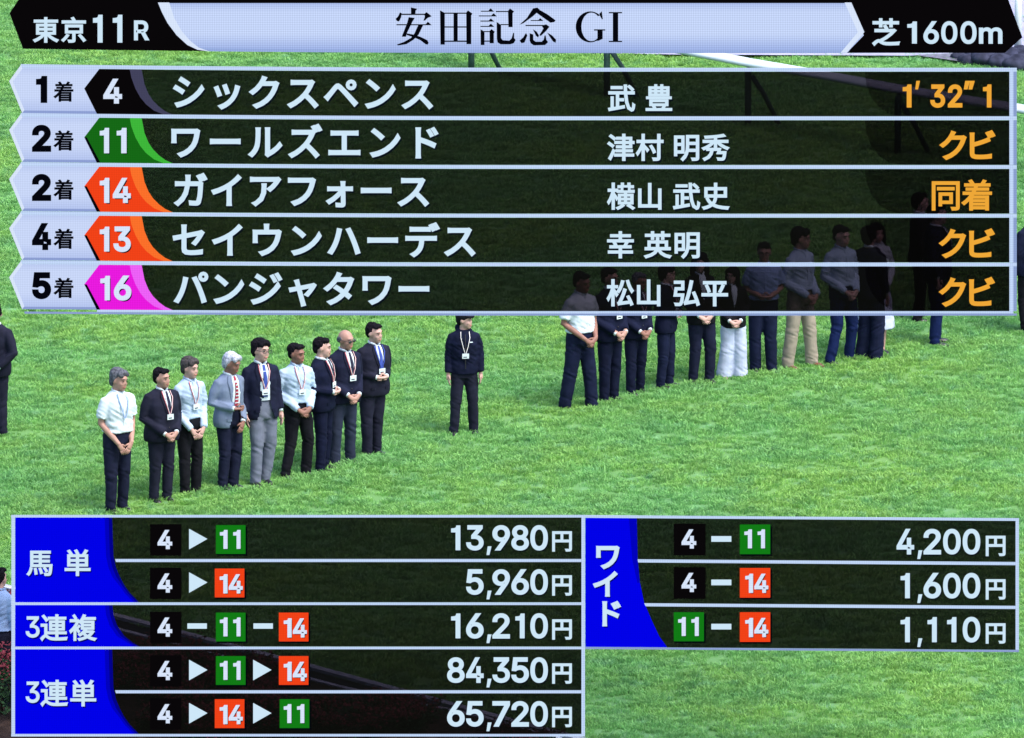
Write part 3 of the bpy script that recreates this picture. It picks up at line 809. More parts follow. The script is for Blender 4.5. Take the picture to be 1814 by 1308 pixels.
C_SKY = cloth("cotton_sky_blue", (0.24, 0.34, 0.56), 0.8, 0.08)
C_JKT = cloth("linen_grey_blue", (0.145, 0.185, 0.275), 0.85, 0.12)
C_NAVY = cloth("wool_navy", (0.005, 0.007, 0.022), 0.8, 0.25)
C_NAVY2 = cloth("wool_midnight", (0.009, 0.011, 0.028), 0.8, 0.25)
C_INK = cloth("wool_charcoal", (0.012, 0.013, 0.026), 0.8, 0.25)
C_BLUE = cloth("cotton_blue", (0.005, 0.011, 0.052), 0.8, 0.2)
C_BLK = cloth("wool_black", (0.008, 0.008, 0.012), 0.8, 0.3)
C_DKBL = cloth("cotton_dark_blue", (0.007, 0.010, 0.030), 0.8, 0.2)
C_GREY = cloth("wool_pale_grey", (0.13, 0.145, 0.20), 0.85, 0.12)
C_BEIGE = cloth("cotton_beige", (0.27, 0.235, 0.19), 0.85, 0.1)
C_SLATE = cloth("wool_slate", (0.022, 0.028, 0.052), 0.85, 0.15)
C_SHOE = cloth("leather_black", (0.01, 0.01, 0.012), 0.35, 0.3, 9, 0.05, 0.5)
C_SHOEB = cloth("leather_brown", (0.12, 0.04, 0.025), 0.4, 0.3, 9, 0.05, 0.5)
C_BAND = cloth("ribbon_red_stripe", (0.50, 0.09, 0.12), 0.7, 0.1)
C_BANDW = cloth("ribbon_white", (0.75, 0.72, 0.72), 0.7, 0.1)
C_BADGE = cloth("badge_card", (0.55, 0.63, 0.66), 0.4, 0.05)
C_TIE_R = cloth("silk_red", (0.30, 0.035, 0.06), 0.5, 0.15)
C_TIE_B = cloth("silk_blue", (0.04, 0.07, 0.30), 0.5, 0.15)
C_TIE_K = cloth("silk_dark", (0.015, 0.018, 0.04), 0.5, 0.15)
C_EYE = cloth("eye_dark", (0.015, 0.01, 0.01), 0.3, 0.1, 9, 0)
C_LIP = cloth("lip", (0.33, 0.12, 0.10), 0.5, 0.1, 9, 0)
C_GLASS = cloth("spectacle_frame", (0.015, 0.015, 0.02), 0.3, 0.1, 9, 0, 0.6)
C_BELT = cloth("belt_leather", (0.012, 0.010, 0.012), 0.4, 0.2, 9, 0.1, 0.5)
M_PANTS_PALE = cloth("cotton_off_white", (0.40, 0.45, 0.60), 0.85, 0.06)

def hand(w, d, palm_n, curl, side, skin):
    """Palm plus four fingers and a thumb from wrist w, pointing along d; palm_n is the palm's inward normal."""
    w, d, pn = Vector(w), Vector(d).normalized(), Vector(palm_n)
    pn = (pn - d * pn.dot(d)).normalized()
    x = d.cross(pn) * side
    parts_palm = [tube([w - d * 0.02, w + d * 0.03, w + d * 0.085], [0.026, 0.036, 0.036], 10, 0.5)]
    fing = []
    for k, (L, off) in enumerate(((0.062, -0.028), (0.073, -0.0095), (0.068, 0.0095), (0.053, 0.027))):
        b = w + d * 0.075 + x * off
        p1 = b + d * L * 0.45
        a1 = curl * 0.6
        d1 = d * math.cos(a1) + pn * math.sin(a1)
        d2 = d * math.cos(curl * 1.3) + pn * math.sin(curl * 1.3)
        fing.append(tube([b, p1, p1 + d1 * L * 0.4, p1 + d1 * L * 0.4 + d2 * L * 0.35], [0.0098, 0.0095, 0.0088, 0.0065], 6))
    tb = w + d * 0.025 - x * 0.028
    td = (d * 0.75 - x * 0.55 + pn * 0.25).normalized()
    fing.append(tube([tb, tb + td * 0.035, tb + td * 0.055 + d * 0.012], [0.0125, 0.011, 0.008], 6))
    return parts_palm, fing

ALL_PEOPLE = []
def person(label, px_, feet, top, yaw, head_yaw=0, head_nod=0, build=1.0, skin=SKIN, hair=HAIR_K, hair_style="short",
           top_kind="shirt", top_mat=C_WHITE, sleeves="long", legs_mat=C_NAVY, shoe=C_SHOE, arms="clasp", tie=None,
           lanyard=None, badge=True, glasses=False, female=False, stoop=0.0, wide_legs=0.0, open_front=False,
           group=None, inner=C_WHITE, stance=0.0, spread=None, shade_glasses=False, skirt=None, smile=False, height=None, at=None):
    base = at if at is not None else turf_point(px_, feet - 3)
    s0 = px_per_metre(base)
    h = height or (feet - top + 2) / (s0 * math.cos(PITCH)) - 0.005 + 0.045
    K = h / 1.745
    idx = len(ALL_PEOPLE)
    rnd = random.Random(100 + idx)
    sway = rnd.uniform(-.05, .05) + stance * .8
    stance = stance + rnd.uniform(-.03, .03)
    root = empty("person", label, "person", (base.x, base.y, -0.045), (0, R(rnd.uniform(-1.2, 1.2)), R(yaw + rnd.uniform(-5, 5))), group)
    root.scale = (K, K, K)
    ALL_PEOPLE.append(root)
    bw = build
    lean = lambda p: Vector((p[0] + sway * .5 * math.sin(min(1.0, max(0.0, (p[2] - .1) / .85)) * math.pi) * (1 if p[2] < .95 else 1) - sway * .35 * max(0.0, p[2] - .95), p[1] - stoop * max(0.0, p[2] - 0.95) ** 1.5 * 0.55, p[2]))
    def L(part): return ([lean(p) for p in part[0]], part[1])
    sh = 0.164 if not female else 0.138          # shoulder joint half width
    hip = 0.0 if not female else 0.006
    # --- torso rings
    def torso(off, z0=0.84, flare=0.0):
        base_r = [(0.80, .150, .105, 0, 0.01), (0.86, .166, .118, 0, .008), (0.94, .168 + hip, .120, 0, .004), (1.04, .150, .108, 0, 0), (1.16, .158, .112, 0, -.004),
                  (1.28, .163, .120, 0, -.004), (1.37, .158, .108, 0, .004), (1.415, .132, .086, 0, .012), (1.452, .088, .068, 0, .014), (1.48, .055, .055, 0, .012)]
        out = []
        for z, rx, ry, cx, cy in base_r:
            if z < z0: continue
            bb = bw if z < 1.40 else 1 + (bw - 1) * 0.4
            belly = (bw - 1) * 0.10 * math.exp(-((z - 1.08) / 0.14) ** 2)
            fl = flare * max(0.0, (1.0 - z) / 0.2)
            f_ = (0.9 if female else 1.0)
            if off > .015 and z < 1.3: fl += .012 * math.exp(-((z - 1.06) / .12) ** 2) + .008
            out.append((z, rx * bb * f_ + off + fl, ry * bb + off + belly + fl * .6, cx, cy - belly * .5))
        return out
    TR = torso(0)
    def front_y(x, z, off):
        for a, b in zip(TR, TR[1:]):
            if a[0] <= z <= b[0]:
                t = (z - a[0]) / (b[0] - a[0])
                rx, ry, cy = (a[i] + (b[i] - a[i]) * t for i in (1, 2, 4))
                break
        else:
            rx, ry, cy = TR[-1][1], TR[-1][2], TR[-1][4]
        q = max(0.0, 1 - min(1.0, abs(x) / (rx + off)) ** 2.2) ** (1 / 2.2)
        return cy - (ry + off) * q
    # --- arms
    def arm_pts(sd):
        S_ = Vector((sd * sh * (1 + (bw - 1) * .7), 0.012, 1.375))
        a = arms if isinstance(arms, str) else arms[0 if sd < 0 else 1]
        j = rnd.uniform(-.012, .012)
        if a == "clasp":
            E = Vector((sd * (0.222 * bw ** .8 + j), 0.045, 1.105)); W_ = Vector((sd * 0.075, -0.205 - (bw - 1) * .12, 0.925 + j)); D = Vector((-sd * 0.75, -0.12, -0.55)); N_ = Vector((0, 1, -0.2))
        elif a == "low":
            E = Vector((sd * 0.215, 0.03, 1.095)); W_ = Vector((sd * 0.085, -0.17, 0.865)); D = Vector((-sd * 0.5, -0.05, -0.8)); N_ = Vector((0, 1, 0))
        elif a == "belly":
            E = Vector((sd * 0.232, 0.05, 1.12)); W_ = Vector((sd * 0.06, -0.20, 1.06)); D = Vector((-sd, -0.05, -0.05)); N_ = Vector((0, 1, 0))
        elif a == "back":
            E = Vector((sd * 0.27, 0.08, 1.12)); W_ = Vector((sd * 0.09, 0.19, 0.93)); D = Vector((-sd * 0.8, 0.05, -0.4)); N_ = Vector((0, -1, 0))
        elif a == "knee":
            E = Vector((sd * 0.25, -0.12, 1.12)); W_ = Vector((sd * 0.12, -0.34, 1.02)); D = Vector((-sd * .4, -1, -0.2)); N_ = Vector((0, 0, -1))
        else:
            E = Vector((sd * (0.212 * bw ** .8 + j), 0.03, 1.105)); W_ = Vector((sd * 0.222, -0.035, 0.865)); D = Vector((-sd * .05, -0.12, -1)); N_ = Vector((-sd, 0, 0))
        return S_, E, W_, D, N_
    body, fingers, sleeves_p = [], [], []
    short = sleeves == "short"
    so = {"shirt": .012, "jacket": .018, "anorak": .020}[top_kind]
    for sd in (-1, 1):
        S_, E, W_, D, N_ = arm_pts(sd)
        mid1 = S_.lerp(E, .5) + Vector((sd * .008, .004, 0))
        mid2 = E.lerp(W_, .35)
        r = [0.054, 0.047, 0.040, 0.041, 0.027]
        r = [q * (0.84 if female else 1.0) * (1 + (bw - 1) * .5) for q in r]
        rb = r if short else [q - .007 for q in r[:4]] + r[4:]
        body.append(tube([S_ - Vector((sd * .04, 0, 0)), S_ - Vector((0, 0, .01)), mid1, E, mid2, W_], [rb[0] * .9, rb[0], rb[1], rb[2], rb[3], rb[4]], 12))
        pm, fg = hand(W_, D, N_, 0.55 if arms != "side" else 0.35, sd, skin)
        body += pm; fingers += fg
        rs_ = [q + so for q in (r[0] + .004, r[0] + .004, r[1] + .004, r[2] + .003, r[3], r[4] + .004)]
        if short:
            sl = S_.lerp(E, .78)
            sleeves_p.append(tube([S_ + Vector((-sd * .075, 0, .030)), S_ + Vector((0, 0, -.012)), mid1, sl], [rs_[0] * .60, rs_[1] * .90, rs_[2] + .006, rs_[3] + .018], 12))
        else:
            e2 = W_ - (W_ - E).normalized() * (0.035 if top_kind == "jacket" else 0.012)
            sleeves_p.append(tube([S_ + Vector((-sd * .075, 0, .030)), S_ + Vector((0, 0, -.012)), mid1, E, mid2, e2], [rs_[0] * .60, rs_[1] * .90, rs_[2], rs_[3], rs_[4], rs_[5] + .004], 12))
            if top_kind == "jacket":      # a little shirt cuff
                pass
    # --- head, turned on the neck
    nk = Vector((0, 0.012, 1.50)); nk_put = Vector((0, 0.002, 1.470))
    hm = Matrix.Translation(nk) @ Euler((R(head_nod), 0, 0)).to_matrix().to_4x4() if False else None
    head_nod -= 3
    Rh = Matrix.Rotation(R(rnd.uniform(-6, 6)), 3, 'Y') @ Matrix.Rotation(R(head_yaw), 3, 'Z') @ Matrix.Rotation(R(head_nod), 3, 'X')
    hs = 1.08 if female else 1.13
    def HD(part): return ([lean(nk_put + Rh @ ((Vector(p) - nk) * hs)) for p in part[0]], part[1])
    hz = 1.617
    head = [ell((0, .016, hz + .018), (.073, .092, .086)), ell((0, -.022, hz - .035), (.057, .062, .070)), ell((0, -.050, hz - .085), (.030, .030, .022)),
            ell((0, -.078, hz - .018), (.013, .016, .022)), ell((0, -.074, hz + .002), (.010, .012, .028)), ell((0, -.066, hz + .028), (.048, .02, .012)),
            ell((-.034, -.056, hz - .028), (.02, .02, .02)), ell((.034, -.056, hz - .028), (.02, .02, .02)),
            ell((-.075, .012, hz - .008), (.009, .018, .030)), ell((.075, .012, hz - .008), (.009, .018, .030)), ell((0, -.068, hz - .062), (.022, .014, .012))]
    neck = tube([(0, .022, 1.43), (0, .018, 1.50), (0, .008, 1.57)], [.064 if not female else .047, .059 if not female else .044, .058 if not female else .044], 12)
    body.append(L(rings(torso(-.014))))
    body += [L(p) for p in []]
    # --- legs
    if spread is None: spread = rnd.uniform(-.01, .03)
    lp, tp = [], []
    footpos = []
    for sd in (-1, 1):
        fx = sd * (0.088 + wide_legs * .02 + spread)
        fy = sd * stance
        kn = Vector((sd * (.092 + spread * .5), -.008 + fy * .5, .475)); an = Vector((fx, .018 + fy, .085))
        hp_ = Vector((sd * .084, .006, .87))
        lp.append(tube([hp_ + Vector((0, 0, .03)), hp_.lerp(kn, .35), kn, kn.lerp(an, .35), an, an - Vector((0, 0, .03))], [.078, .074, .050, .052, .034, .034], 12))
        wl = wide_legs * .045
        tp.append(tube([hp_ + Vector((0, 0, .03)), hp_.lerp(kn, .35), kn, kn.lerp(an, .55), an + Vector((0, 0, .0)), an - Vector((0, 0, .045))],
                       [.098 * bw ** .5, .095 * bw ** .5 + wl * .3, .076 + wl * .7, .069 + wl, .066 + wl * 1.25, .064 + wl * 1.3], 14))
        footpos.append(an)
        lp.append(tube([an + Vector((0, .02, -.045)), an + Vector((0, -.03, -.048)), an + Vector((sd * .01, -.12, -.062))], [.030, .032, .022], 8, .7))
    body += lp
    bodyL = [L(b) if b is not None else b for b in body[:]]
    bo = fuse("body", bodyL + [L(neck)] + [HD(p) for p in head], .013, skin, root, extra=[L(f_) for f_ in fingers], cut=None)
    # --- trousers or skirt
    pel = rings([(.80, .140 * bw, .108, 0, .008), (.86, .172 * bw, .128 * bw, 0, .008), (.94, .176 * bw, .128 * bw, 0, .004), (1.03, .157 * bw, .115 * bw, 0, 0)], 20)
    if skirt is None:
        fuse("trousers", [L(q) for q in tp] + [L(pel)], .014, legs_mat, root, wrinkle=.0085, wscale=6, seed=idx * 3.7, folds=((.12, .09), (.46, .09), (.80, .07)))
    else:
        fuse("skirt", [rings([(.36, .25, .22, 0, 0), (.6, .22, .19, 0, 0), (.86, .18, .14, 0, .006), (1.03, .14, .11, 0, 0)], 20)], .014, skirt, root, wrinkle=.014, wscale=8, seed=idx * 3.7)
    # --- top
    z0 = {"shirt": .98, "jacket": .79, "anorak": .84}[top_kind]
    tr = torso(so, .80 if top_kind == "jacket" else (.92 if top_kind == "shirt" else .84), .03 if top_kind == "jacket" else .0)
    if top_kind == "shirt":
        tr = [(max(z, .99) if k == 0 else z, rx + (.010 if z < 1.1 else 0), ry + (.012 if z < 1.1 else 0), cx, cy) for k, (z, rx, ry, cx, cy) in enumerate(tr)]
        tr = [tr[0]] + [q for q in tr[1:] if q[0] > tr[0][0] + .01]
    tr = [q for q in tr if q[0] < 1.47] + [(1.472, .070, .064, 0, .012)]
    name = {"shirt": "shirt", "jacket": "jacket", "anorak": "anorak"}[top_kind]
    cutf = None
    parts_top = [L(rings(tr, 22))] + [L(p) for p in sleeves_p]
    if open_front: cutf = lambda p: p.y < -.02 and p.z < 1.03 and -.035 - (1.03 - p.z) * .22 < p.x < .05 + (1.03 - p.z) * .30
    if top_kind == "anorak":
        parts_top += [L(ell((0, .10, 1.47), (.115, .075, .075))), L(tube([(-.1, .02, 1.46), (0, -.065, 1.43), (.1, .02, 1.46)], [.03, .028, .03]))]
    fuse(name, parts_top, .014, top_mat, root, wrinkle=.009 if top_kind != "jacket" else .0065, wscale=8 if top_kind != "jacket" else 5.5, seed=idx * 5.3, folds=((1.07, .08), (1.24, .12)) if top_kind != "jacket" else ((1.12, .06),), cut=cutf)
    # --- things on the chest: strips laid on the front of the torso
    def strip(nm, path, off, mat, par, thick=.004):
        """path: list of (x_left, x_right, z)"""
        v, f = [], []
        n = 5
        for xl, xr, z in path:
            for i in range(n):
                x = xl + (xr - xl) * i / (n - 1)
                v.append(lean(Vector((x, front_y(x, z, off) - .003, z))))
        m = len(path) * n
        v += [p + Vector((0, thick, 0)) for p in v]
        for j in range(len(path) - 1):
            for i in range(n - 1):
                a = j * n + i
                f.append((a, a + 1, a + n + 1, a + n)); f.append((m + a, m + a + n, m + a + n + 1, m + a + 1))
        for j in range(len(path) - 1):
            a = j * n; b = j * n + n - 1
            f.append((a, a + n, m + a + n, m + a)); f.append((b, m + b, m + b + n, b + n))
        f.append((0, m, m + n - 1, n - 1)) if False else None
        return obj(nm, v, f, mat, par, True)
    wo = so + .009
    if top_kind == "jacket":
        if open_front:
            pth = [(-.038, .038, 1.455), (-.055, .055, 1.38), (-.062, .062, 1.25), (-.066, .066, 1.12), (-.066, .066, 1.035)]
        else:
            pth = [(-.040, .040, 1.455), (-.050, .050, 1.40), (-.036, .036, 1.30), (-.018, .018, 1.20), (-.003, .003, 1.13)]
        strip("shirt_front", pth, wo, inner, root, .008)
        for sd in (-1, 1):
            k = [(sd * .040, sd * .068, 1.455), (sd * .052, sd * .10, 1.39), (sd * .040, sd * .088, 1.31), (sd * .020, sd * .045, 1.20), (sd * .004, sd * .012, 1.13)]
            if open_front: k = [(a + sd * .012 if z < 1.35 else a, b + sd * .012, z) for a, b, z in k[:3]] + [(sd * .062, sd * .074, 1.15), (sd * .064, sd * .070, 1.04)]
            strip("lapel", [(min(a, b), max(a, b), z) for a, b, z in k], wo + .004, top_mat, root, .006)
        plain("shirt_collar", [L(tube([(-.066, .012, 1.478), (-.045, -.045, 1.470), (-.012, -.062, 1.452)], [.016, .016, .010], 8)), L(tube([(.066, .012, 1.478), (.045, -.045, 1.470), (.012, -.062, 1.452)], [.016, .016, .010], 8)),
                               L(tube([(-.066, .012, 1.478), (-.04, .068, 1.485), (.04, .068, 1.485), (.066, .012, 1.478)], [.015, .015, .015, .015], 8))], inner, root)
        if sleeves == "long":
            for sd in (-1, 1):
                S_, E, W_, D, N_ = arm_pts(sd)
                e = (W_ - E).normalized()
                plain("shirt_cuff", [L(tube([W_ - e * .040, W_ - e * .010], [.031, .032], 12))], inner, root)
    elif top_kind == "shirt":
        plain("collar", [L(tube([(-.062, .012, 1.478), (-.048, -.04, 1.470), (-.016, -.066, 1.448)], [.015, .016, .011], 8)), L(tube([(.062, .012, 1.478), (.048, -.04, 1.470), (.016, -.066, 1.448)], [.015, .016, .011], 8)),
                         L(tube([(-.062, .012, 1.478), (-.04, .066, 1.486), (.04, .066, 1.486), (.062, .012, 1.478)], [.015, .015, .015, .015], 8))], top_mat, root)
        plain("belt", [L(rings([(.985, .166 * bw, .123 * bw, 0, .002), (1.015, .163 * bw, .121 * bw, 0, .001)], 20))], C_BELT, root)
        strip("button_placket", [(-.012, .012, 1.44), (-.012, .012, 1.3), (-.012, .012, 1.15), (-.012, .012, 1.02)], so + .004, top_mat, root)
    if top_kind == "jacket" and not open_front:
        for zz in (1.10, 1.00):
            plain("button", [([lean(Vector(q)) for q in ell((0, front_y(0, zz, wo) - .004, zz), (.009, .005, .009), None, 8, 5)[0]], ell((0, 0, 0), (1, 1, 1), None, 8, 5)[1])], C_BELT, root)
    if top_kind == "jacket":
        for sd in (-1, 1):
            strip("pocket_flap", [tuple(sorted((sd * .075, sd * .135))) + (.93,), tuple(sorted((sd * .075, sd * .135))) + (.895,)], wo + .014, top_mat, root, .006)
    if top_kind == "anorak":
        strip("chest_print", [(.055, .10, 1.325), (.055, .10, 1.313)], wo + .016, C_BADGE, root)
        strip("zip", [(-.005, .005, 1.42), (-.005, .005, 1.25), (-.005, .005, .95)], wo + .008, C_BELT, root)
    if tie is not None:
        strip("tie", [(-.014, .014, 1.45), (-.016, .016, 1.425), (-.020, .020, 1.32), (-.028, .028, 1.18), (-.030, .030, 1.08 if (open_front or top_kind == "shirt") else 1.15)], wo + .007, tie, root)
        if tie is C_TIE_R:
            for q in range(7):
                z = 1.40 - q * .045
                strip("tie_stripe", [(-.016 - q * .002, .016 + q * .002, z), (-.016 - q * .002, .016 + q * .002, z - .012)], wo + .012, C_BADGE, root)
    if lanyard is not None:
        zb = 1.17 if top_kind != "anorak" else 1.16
        lw = .0065 if lanyard is not C_BANDW else .004
        for sd in (-1, 1):
            strip("lanyard_ribbon", [tuple(sorted((sd * (.058 - lw), sd * (.058 + lw)))) + (1.455,), tuple(sorted((sd * (.062 - lw), sd * (.062 + lw)))) + (1.38,), tuple(sorted((sd * (.035 - lw), sd * (.035 + lw)))) + (1.26,), tuple(sorted((sd * (.006 - lw), sd * (.006 + lw)))) + (zb,)], wo + .012, lanyard, root)
            if lanyard is C_BAND:
                strip("ribbon_stripe", [(sd * .056 - .002, sd * .056 + .003, 1.455), (sd * .060 - .002, sd * .060 + .003, 1.38), (sd * .033 - .002, sd * .033 + .003, 1.26), (sd * .005 - .002, sd * .005 + .003, zb)], wo + .0165, C_BANDW, root, .003)
        if badge:
            y = front_y(0, zb - .03, wo + .02) - .006
            v = []; w2, hh = .046, .034
            for dy in (0, .006):
                for x, z in ((-w2, -hh), (w2, -hh), (w2, hh), (-w2, hh)): v.append(lean(Vector((x, y + dy, zb - .03 + z))))
            obj("badge_card", v, [(0, 1, 2, 3), (7, 6, 5, 4), (0, 4, 5, 1), (1, 5, 6, 2), (2, 6, 7, 3), (3, 7, 4, 0)], C_BADGE, root)
            v = [lean(Vector((x, y - .002, zb - .03 + z))) for x, z in ((-.03, -.02), (.02, -.02), (.02, -.008), (-.03, -.008))]
            obj("badge_print", v + [p + Vector((0, .0015, 0)) for p in v], [(0, 1, 2, 3), (7, 6, 5, 4)], C_TIE_K, root)
    # --- shoes
    for an in footpos:
        sd = -1 if an.x < 0 else 1
        pr = [tube([an + Vector((0, .058, -.052)), an + Vector((0, .03, -.042)), an + Vector((sd * .004, -.05, -.050)), an + Vector((sd * .010, -.13, -.058)), an + Vector((sd * .012, -.175, -.062))], [.026, .038, .043, .044, .022], 12, .72)]
        V, F = merge(pr)
        V = [lean(Vector((p.x, p.y, max(p.z, .002)))) for p in V]
        obj("shoe", V, F, shoe, root, True)
    # --- face
    for sd in (-1, 1):
        plain("eye", [HD(ell((sd * .030, -.079, hz + .004), (.011, .005, .004), None, 8, 6))], C_EYE, bo)
        plain("eyebrow", [HD(tube([(sd * .014, -.087, hz + .025), (sd * .032, -.084, hz + .030), (sd * .048, -.072, hz + .024)], [.003, .0038, .002], 6))], hair if hair not in (HAIR_W,) else HAIR_G, bo)
    plain("mouth", [HD(tube([(-.024, -.076, hz - .058 + (.006 if smile else 0)), (0, -.084, hz - .062), (.024, -.076, hz - .058 + (.006 if smile else 0))], [.003, .0055, .003], 6))], C_LIP, bo)
    if glasses or shade_glasses:
        gp = []
        for sd in (-1, 1):
            if shade_glasses: gp.append(HD(ell((sd * .033, -.090, hz + .002), (.027, .007, .017), None, 10, 6)))
            else:
                gp.append(HD(tube([(sd * .033 + .026 * math.cos(a * .785), -.092, hz + .002 + .017 * math.sin(a * .785)) for a in range(9)], [.003] * 9, 5)))
            gp.append(HD(tube([(sd * .059, -.088, hz + .006), (sd * .080, .01, hz + .008)], [.003, .003], 5)))
        gp.append(HD(tube([(-.01, -.095, hz + .006), (.01, -.095, hz + .006)], [.003, .003], 5)))
        plain("spectacles", gp, C_GLASS, bo)
    # --- hair
    hp = []
    if hair_style == "short":
        hp = [ell((0, .040, hz + .042), (.080, .086, .080)), ell((0, .070, hz - .010), (.066, .048, .066)), ell((0, -.022, hz + .086), (.060, .052, .028)),
              ell((-.028, -.050, hz + .078), (.034, .022, .018)), ell((.034, -.046, hz + .078), (.032, .022, .018)), ell((-.071, .038, hz + .026), (.010, .026, .036)), ell((.071, .038, hz + .026), (.010, .026, .036))]
    elif hair_style == "full":
        hp = [ell((0, .040, hz + .046), (.087, .094, .086)), ell((0, .070, hz - .012), (.074, .055, .076)), ell((0, -.028, hz + .084), (.070, .054, .036)),
              ell((-.044, -.054, hz + .066), (.032, .024, .028)), ell((.046, -.048, hz + .066), (.032, .024, .028)), ell((-.077, .032, hz + .012), (.012, .032, .052)), ell((.077, .032, hz + .012), (.012, .032, .052))]
    elif hair_style == "bald":
        hp = [ell((0, .070, hz - .005), (.070, .040, .050)), ell((-.072, .035, hz + .008), (.012, .040, .035)), ell((.072, .035, hz + .008), (.012, .040, .035))]
    elif hair_style == "thin":
        hp = [ell((0, .035, hz + .034), (.081, .086, .074)), ell((0, .066, hz - .012), (.070, .048, .060)), ell((0, -.02, hz + .080), (.055, .05, .026)), ell((-.073, .03, hz + .012), (.012, .035, .045)), ell((.073, .03, hz + .012), (.012, .035, .045))]
    elif hair_style == "long":
        hp = [ell((0, .030, hz + .040), (.090, .098, .090)), ell((0, -.030, hz + .080), (.066, .056, .040)), ell((-.058, -.040, hz + .045), (.030, .032, .05)), ell((.058, -.040, hz + .045), (.030, .032, .05)),
              tube([(-.075, .01, hz + .04), (-.085, .01, hz - .05), (-.080, .0, hz - .15), (-.07, -.02, hz - .24)], [.030, .034, .036, .022], 10), tube([(.075, .01, hz + .04), (.085, .01, hz - .05), (.080, .0, hz - .15), (.07, -.02, hz - .24)], [.030, .034, .036, .022], 10),
              tube([(0, .07, hz + .02), (0, .085, hz - .08), (0, .085, hz - .22)], [.075, .075, .06], 12, .6)]
    elif hair_style == "cap":
        hp = [ell((0, .030, hz + .040), (.086, .098, .088)), ell((0, .062, hz - .010), (.072, .055, .068)), ell((0, -.06, hz + .05), (.07, .06, .018))]
    hname = "knit_cap" if hair_style == "cap" else "hair"
    fuse(hname, [HD(p) for p in hp], .0085, hair, root, wrinkle=.006 if hair_style not in ("bald", "cap") else .002, wscale=75, seed=idx * 2.1)
    return root

LEFT, RIGHT = "row of officials standing at the left", "row of officials standing at the right"
person("grey haired man in a white short sleeved shirt, nearest end of the left row", 208, 905, 657, 32, 14, 6, 1.05, SKIN_M, HAIR_G, "full", "shirt", C_WHITE, "short", C_NAVY2, arms="low", lanyard=C_SKY, badge=False, group=LEFT, stance=.03)
person("smiling stout man in a buttoned charcoal suit with a striped lanyard and white badge", 285, 887, 655, 30, 16, 4, 1.16, SKIN_M, HAIR_K, "short", "jacket", C_INK, "long", C_INK, arms="clasp", tie=C_TIE_K, lanyard=C_BAND, group=LEFT, smile=True)
person("slim man with greying parted hair in a pale shirt and black trousers", 339, 874, 636, 34, 12, 6, .92, SKIN, HAIR_GB, "full", "shirt", C_PALE, "long", C_BLK, arms="low", lanyard=C_BAND, group=LEFT, smile=True, stance=.02)
person("white haired man in a light grey blue jacket with a red striped tie", 405, 864, 627, 38, 14, 14, 1.0, SKIN_T, HAIR_W, "full", "jacket", C_JKT, "long", C_NAVY2, arms=("belly", "low"), tie=C_TIE_R, open_front=True, group=LEFT, stoop=.12)
person("bespectacled man in an open navy jacket over pale grey trousers", 462, 857, 604, 26, 18, 2, .95, SKIN, HAIR_K, "full", "jacket", C_NAVY2, "long", C_GREY, arms="side", tie=C_TIE_B, open_front=True, lanyard=C_BAND, glasses=True, group=LEFT, stance=.02)
person("black haired man in a light blue long sleeved shirt and black trousers holding his wrists", 525, 844, 611, 22, 26, 8, 1.05, SKIN_T, HAIR_K, "short", "shirt", C_PALE, "long", C_BLK, arms="clasp", lanyard=C_BAND, group=LEFT, stance=.04, spread=.07)
person("man in a navy suit in profile, standing behind the blue shirted man", 573, 832, 600, 62, 14, 4, 1.0, SKIN, HAIR_K, "short", "jacket", C_NAVY, "long", C_NAVY, arms="belly", tie=C_TIE_K, lanyard=C_BAND, group=LEFT)
person("balding man in dark glasses and a black jacket with a red lanyard", 608, 821, 586, 34, 12, 10, 1.1, SKIN_M, HAIR_G, "bald", "jacket", C_NAVY2, "long", C_SLATE, arms="clasp", tie=C_TIE_K, lanyard=C_BAND, shade_glasses=True, group=LEFT)
person("man in a dark charcoal suit and blue tie, farthest end of the left row", 660, 805, 575, 36, 14, 8, 1.12, SKIN, HAIR_K, "short", "jacket", C_INK, "long", C_INK, arms="belly", tie=C_TIE_B, lanyard=C_TIE_B, group=LEFT)
person("lone person in a navy anorak and black knit cap between the two rows", 822, 767, 553, 12, 56, 4, .95, SKIN, C_BLK, "cap", "anorak", C_NAVY, "long", C_INK, arms="side", lanyard=C_BANDW, stance=.03, spread=.05)
person("man in a dark suit at the left edge seen from behind, hands clasped behind him", -5, 771, 540, 165, 10, 0, 1.0, SKIN, HAIR_K, "short", "jacket", C_INK, "long", C_INK, arms="back", height=1.74)
# right row
person("dark haired man in a white short sleeved shirt, nearest end of the right row", 1026, 724, 485, 38, 10, 12, 1.05, SKIN_T, HAIR_K, "short", "shirt", C_WHITE, "short", C_DKBL, arms="clasp", group=RIGHT, stance=-.05, wide_legs=.3, spread=.06)
person("bespectacled man in a navy suit next to the short sleeved man", 1080, 710, 478, 40, 12, 4, 1.05, SKIN_M, HAIR_K, "short", "jacket", C_NAVY, "long", C_NAVY, arms="clasp", tie=C_TIE_K, lanyard=C_BAND, glasses=True, group=RIGHT)
person("grey haired man in a navy suit, third from the near end of the right row", 1127, 696, 485, 42, 12, 12, 1.0, SKIN_T, HAIR_G, "thin", "jacket", C_NAVY, "long", C_NAVY, arms="clasp", tie=C_TIE_K, lanyard=C_BAND, group=RIGHT, stance=.02)
person("man in a navy suit turned away in profile with thick black hair", 1180, 685, 474, 72, 12, 4, .95, SKIN, HAIR_K, "full", "jacket", C_NAVY, "long", C_DKBL, arms="belly", tie=C_TIE_K, lanyard=C_BAND, group=RIGHT)
person("woman with long black hair in a black trouser suit, hands clasped", 1243, 677, 450, 22, -22, 4, .98, SKIN, HAIR_K, "long", "jacket", C_BLK, "long", C_NAVY2, arms="clasp", tie=None, group=RIGHT, female=True)
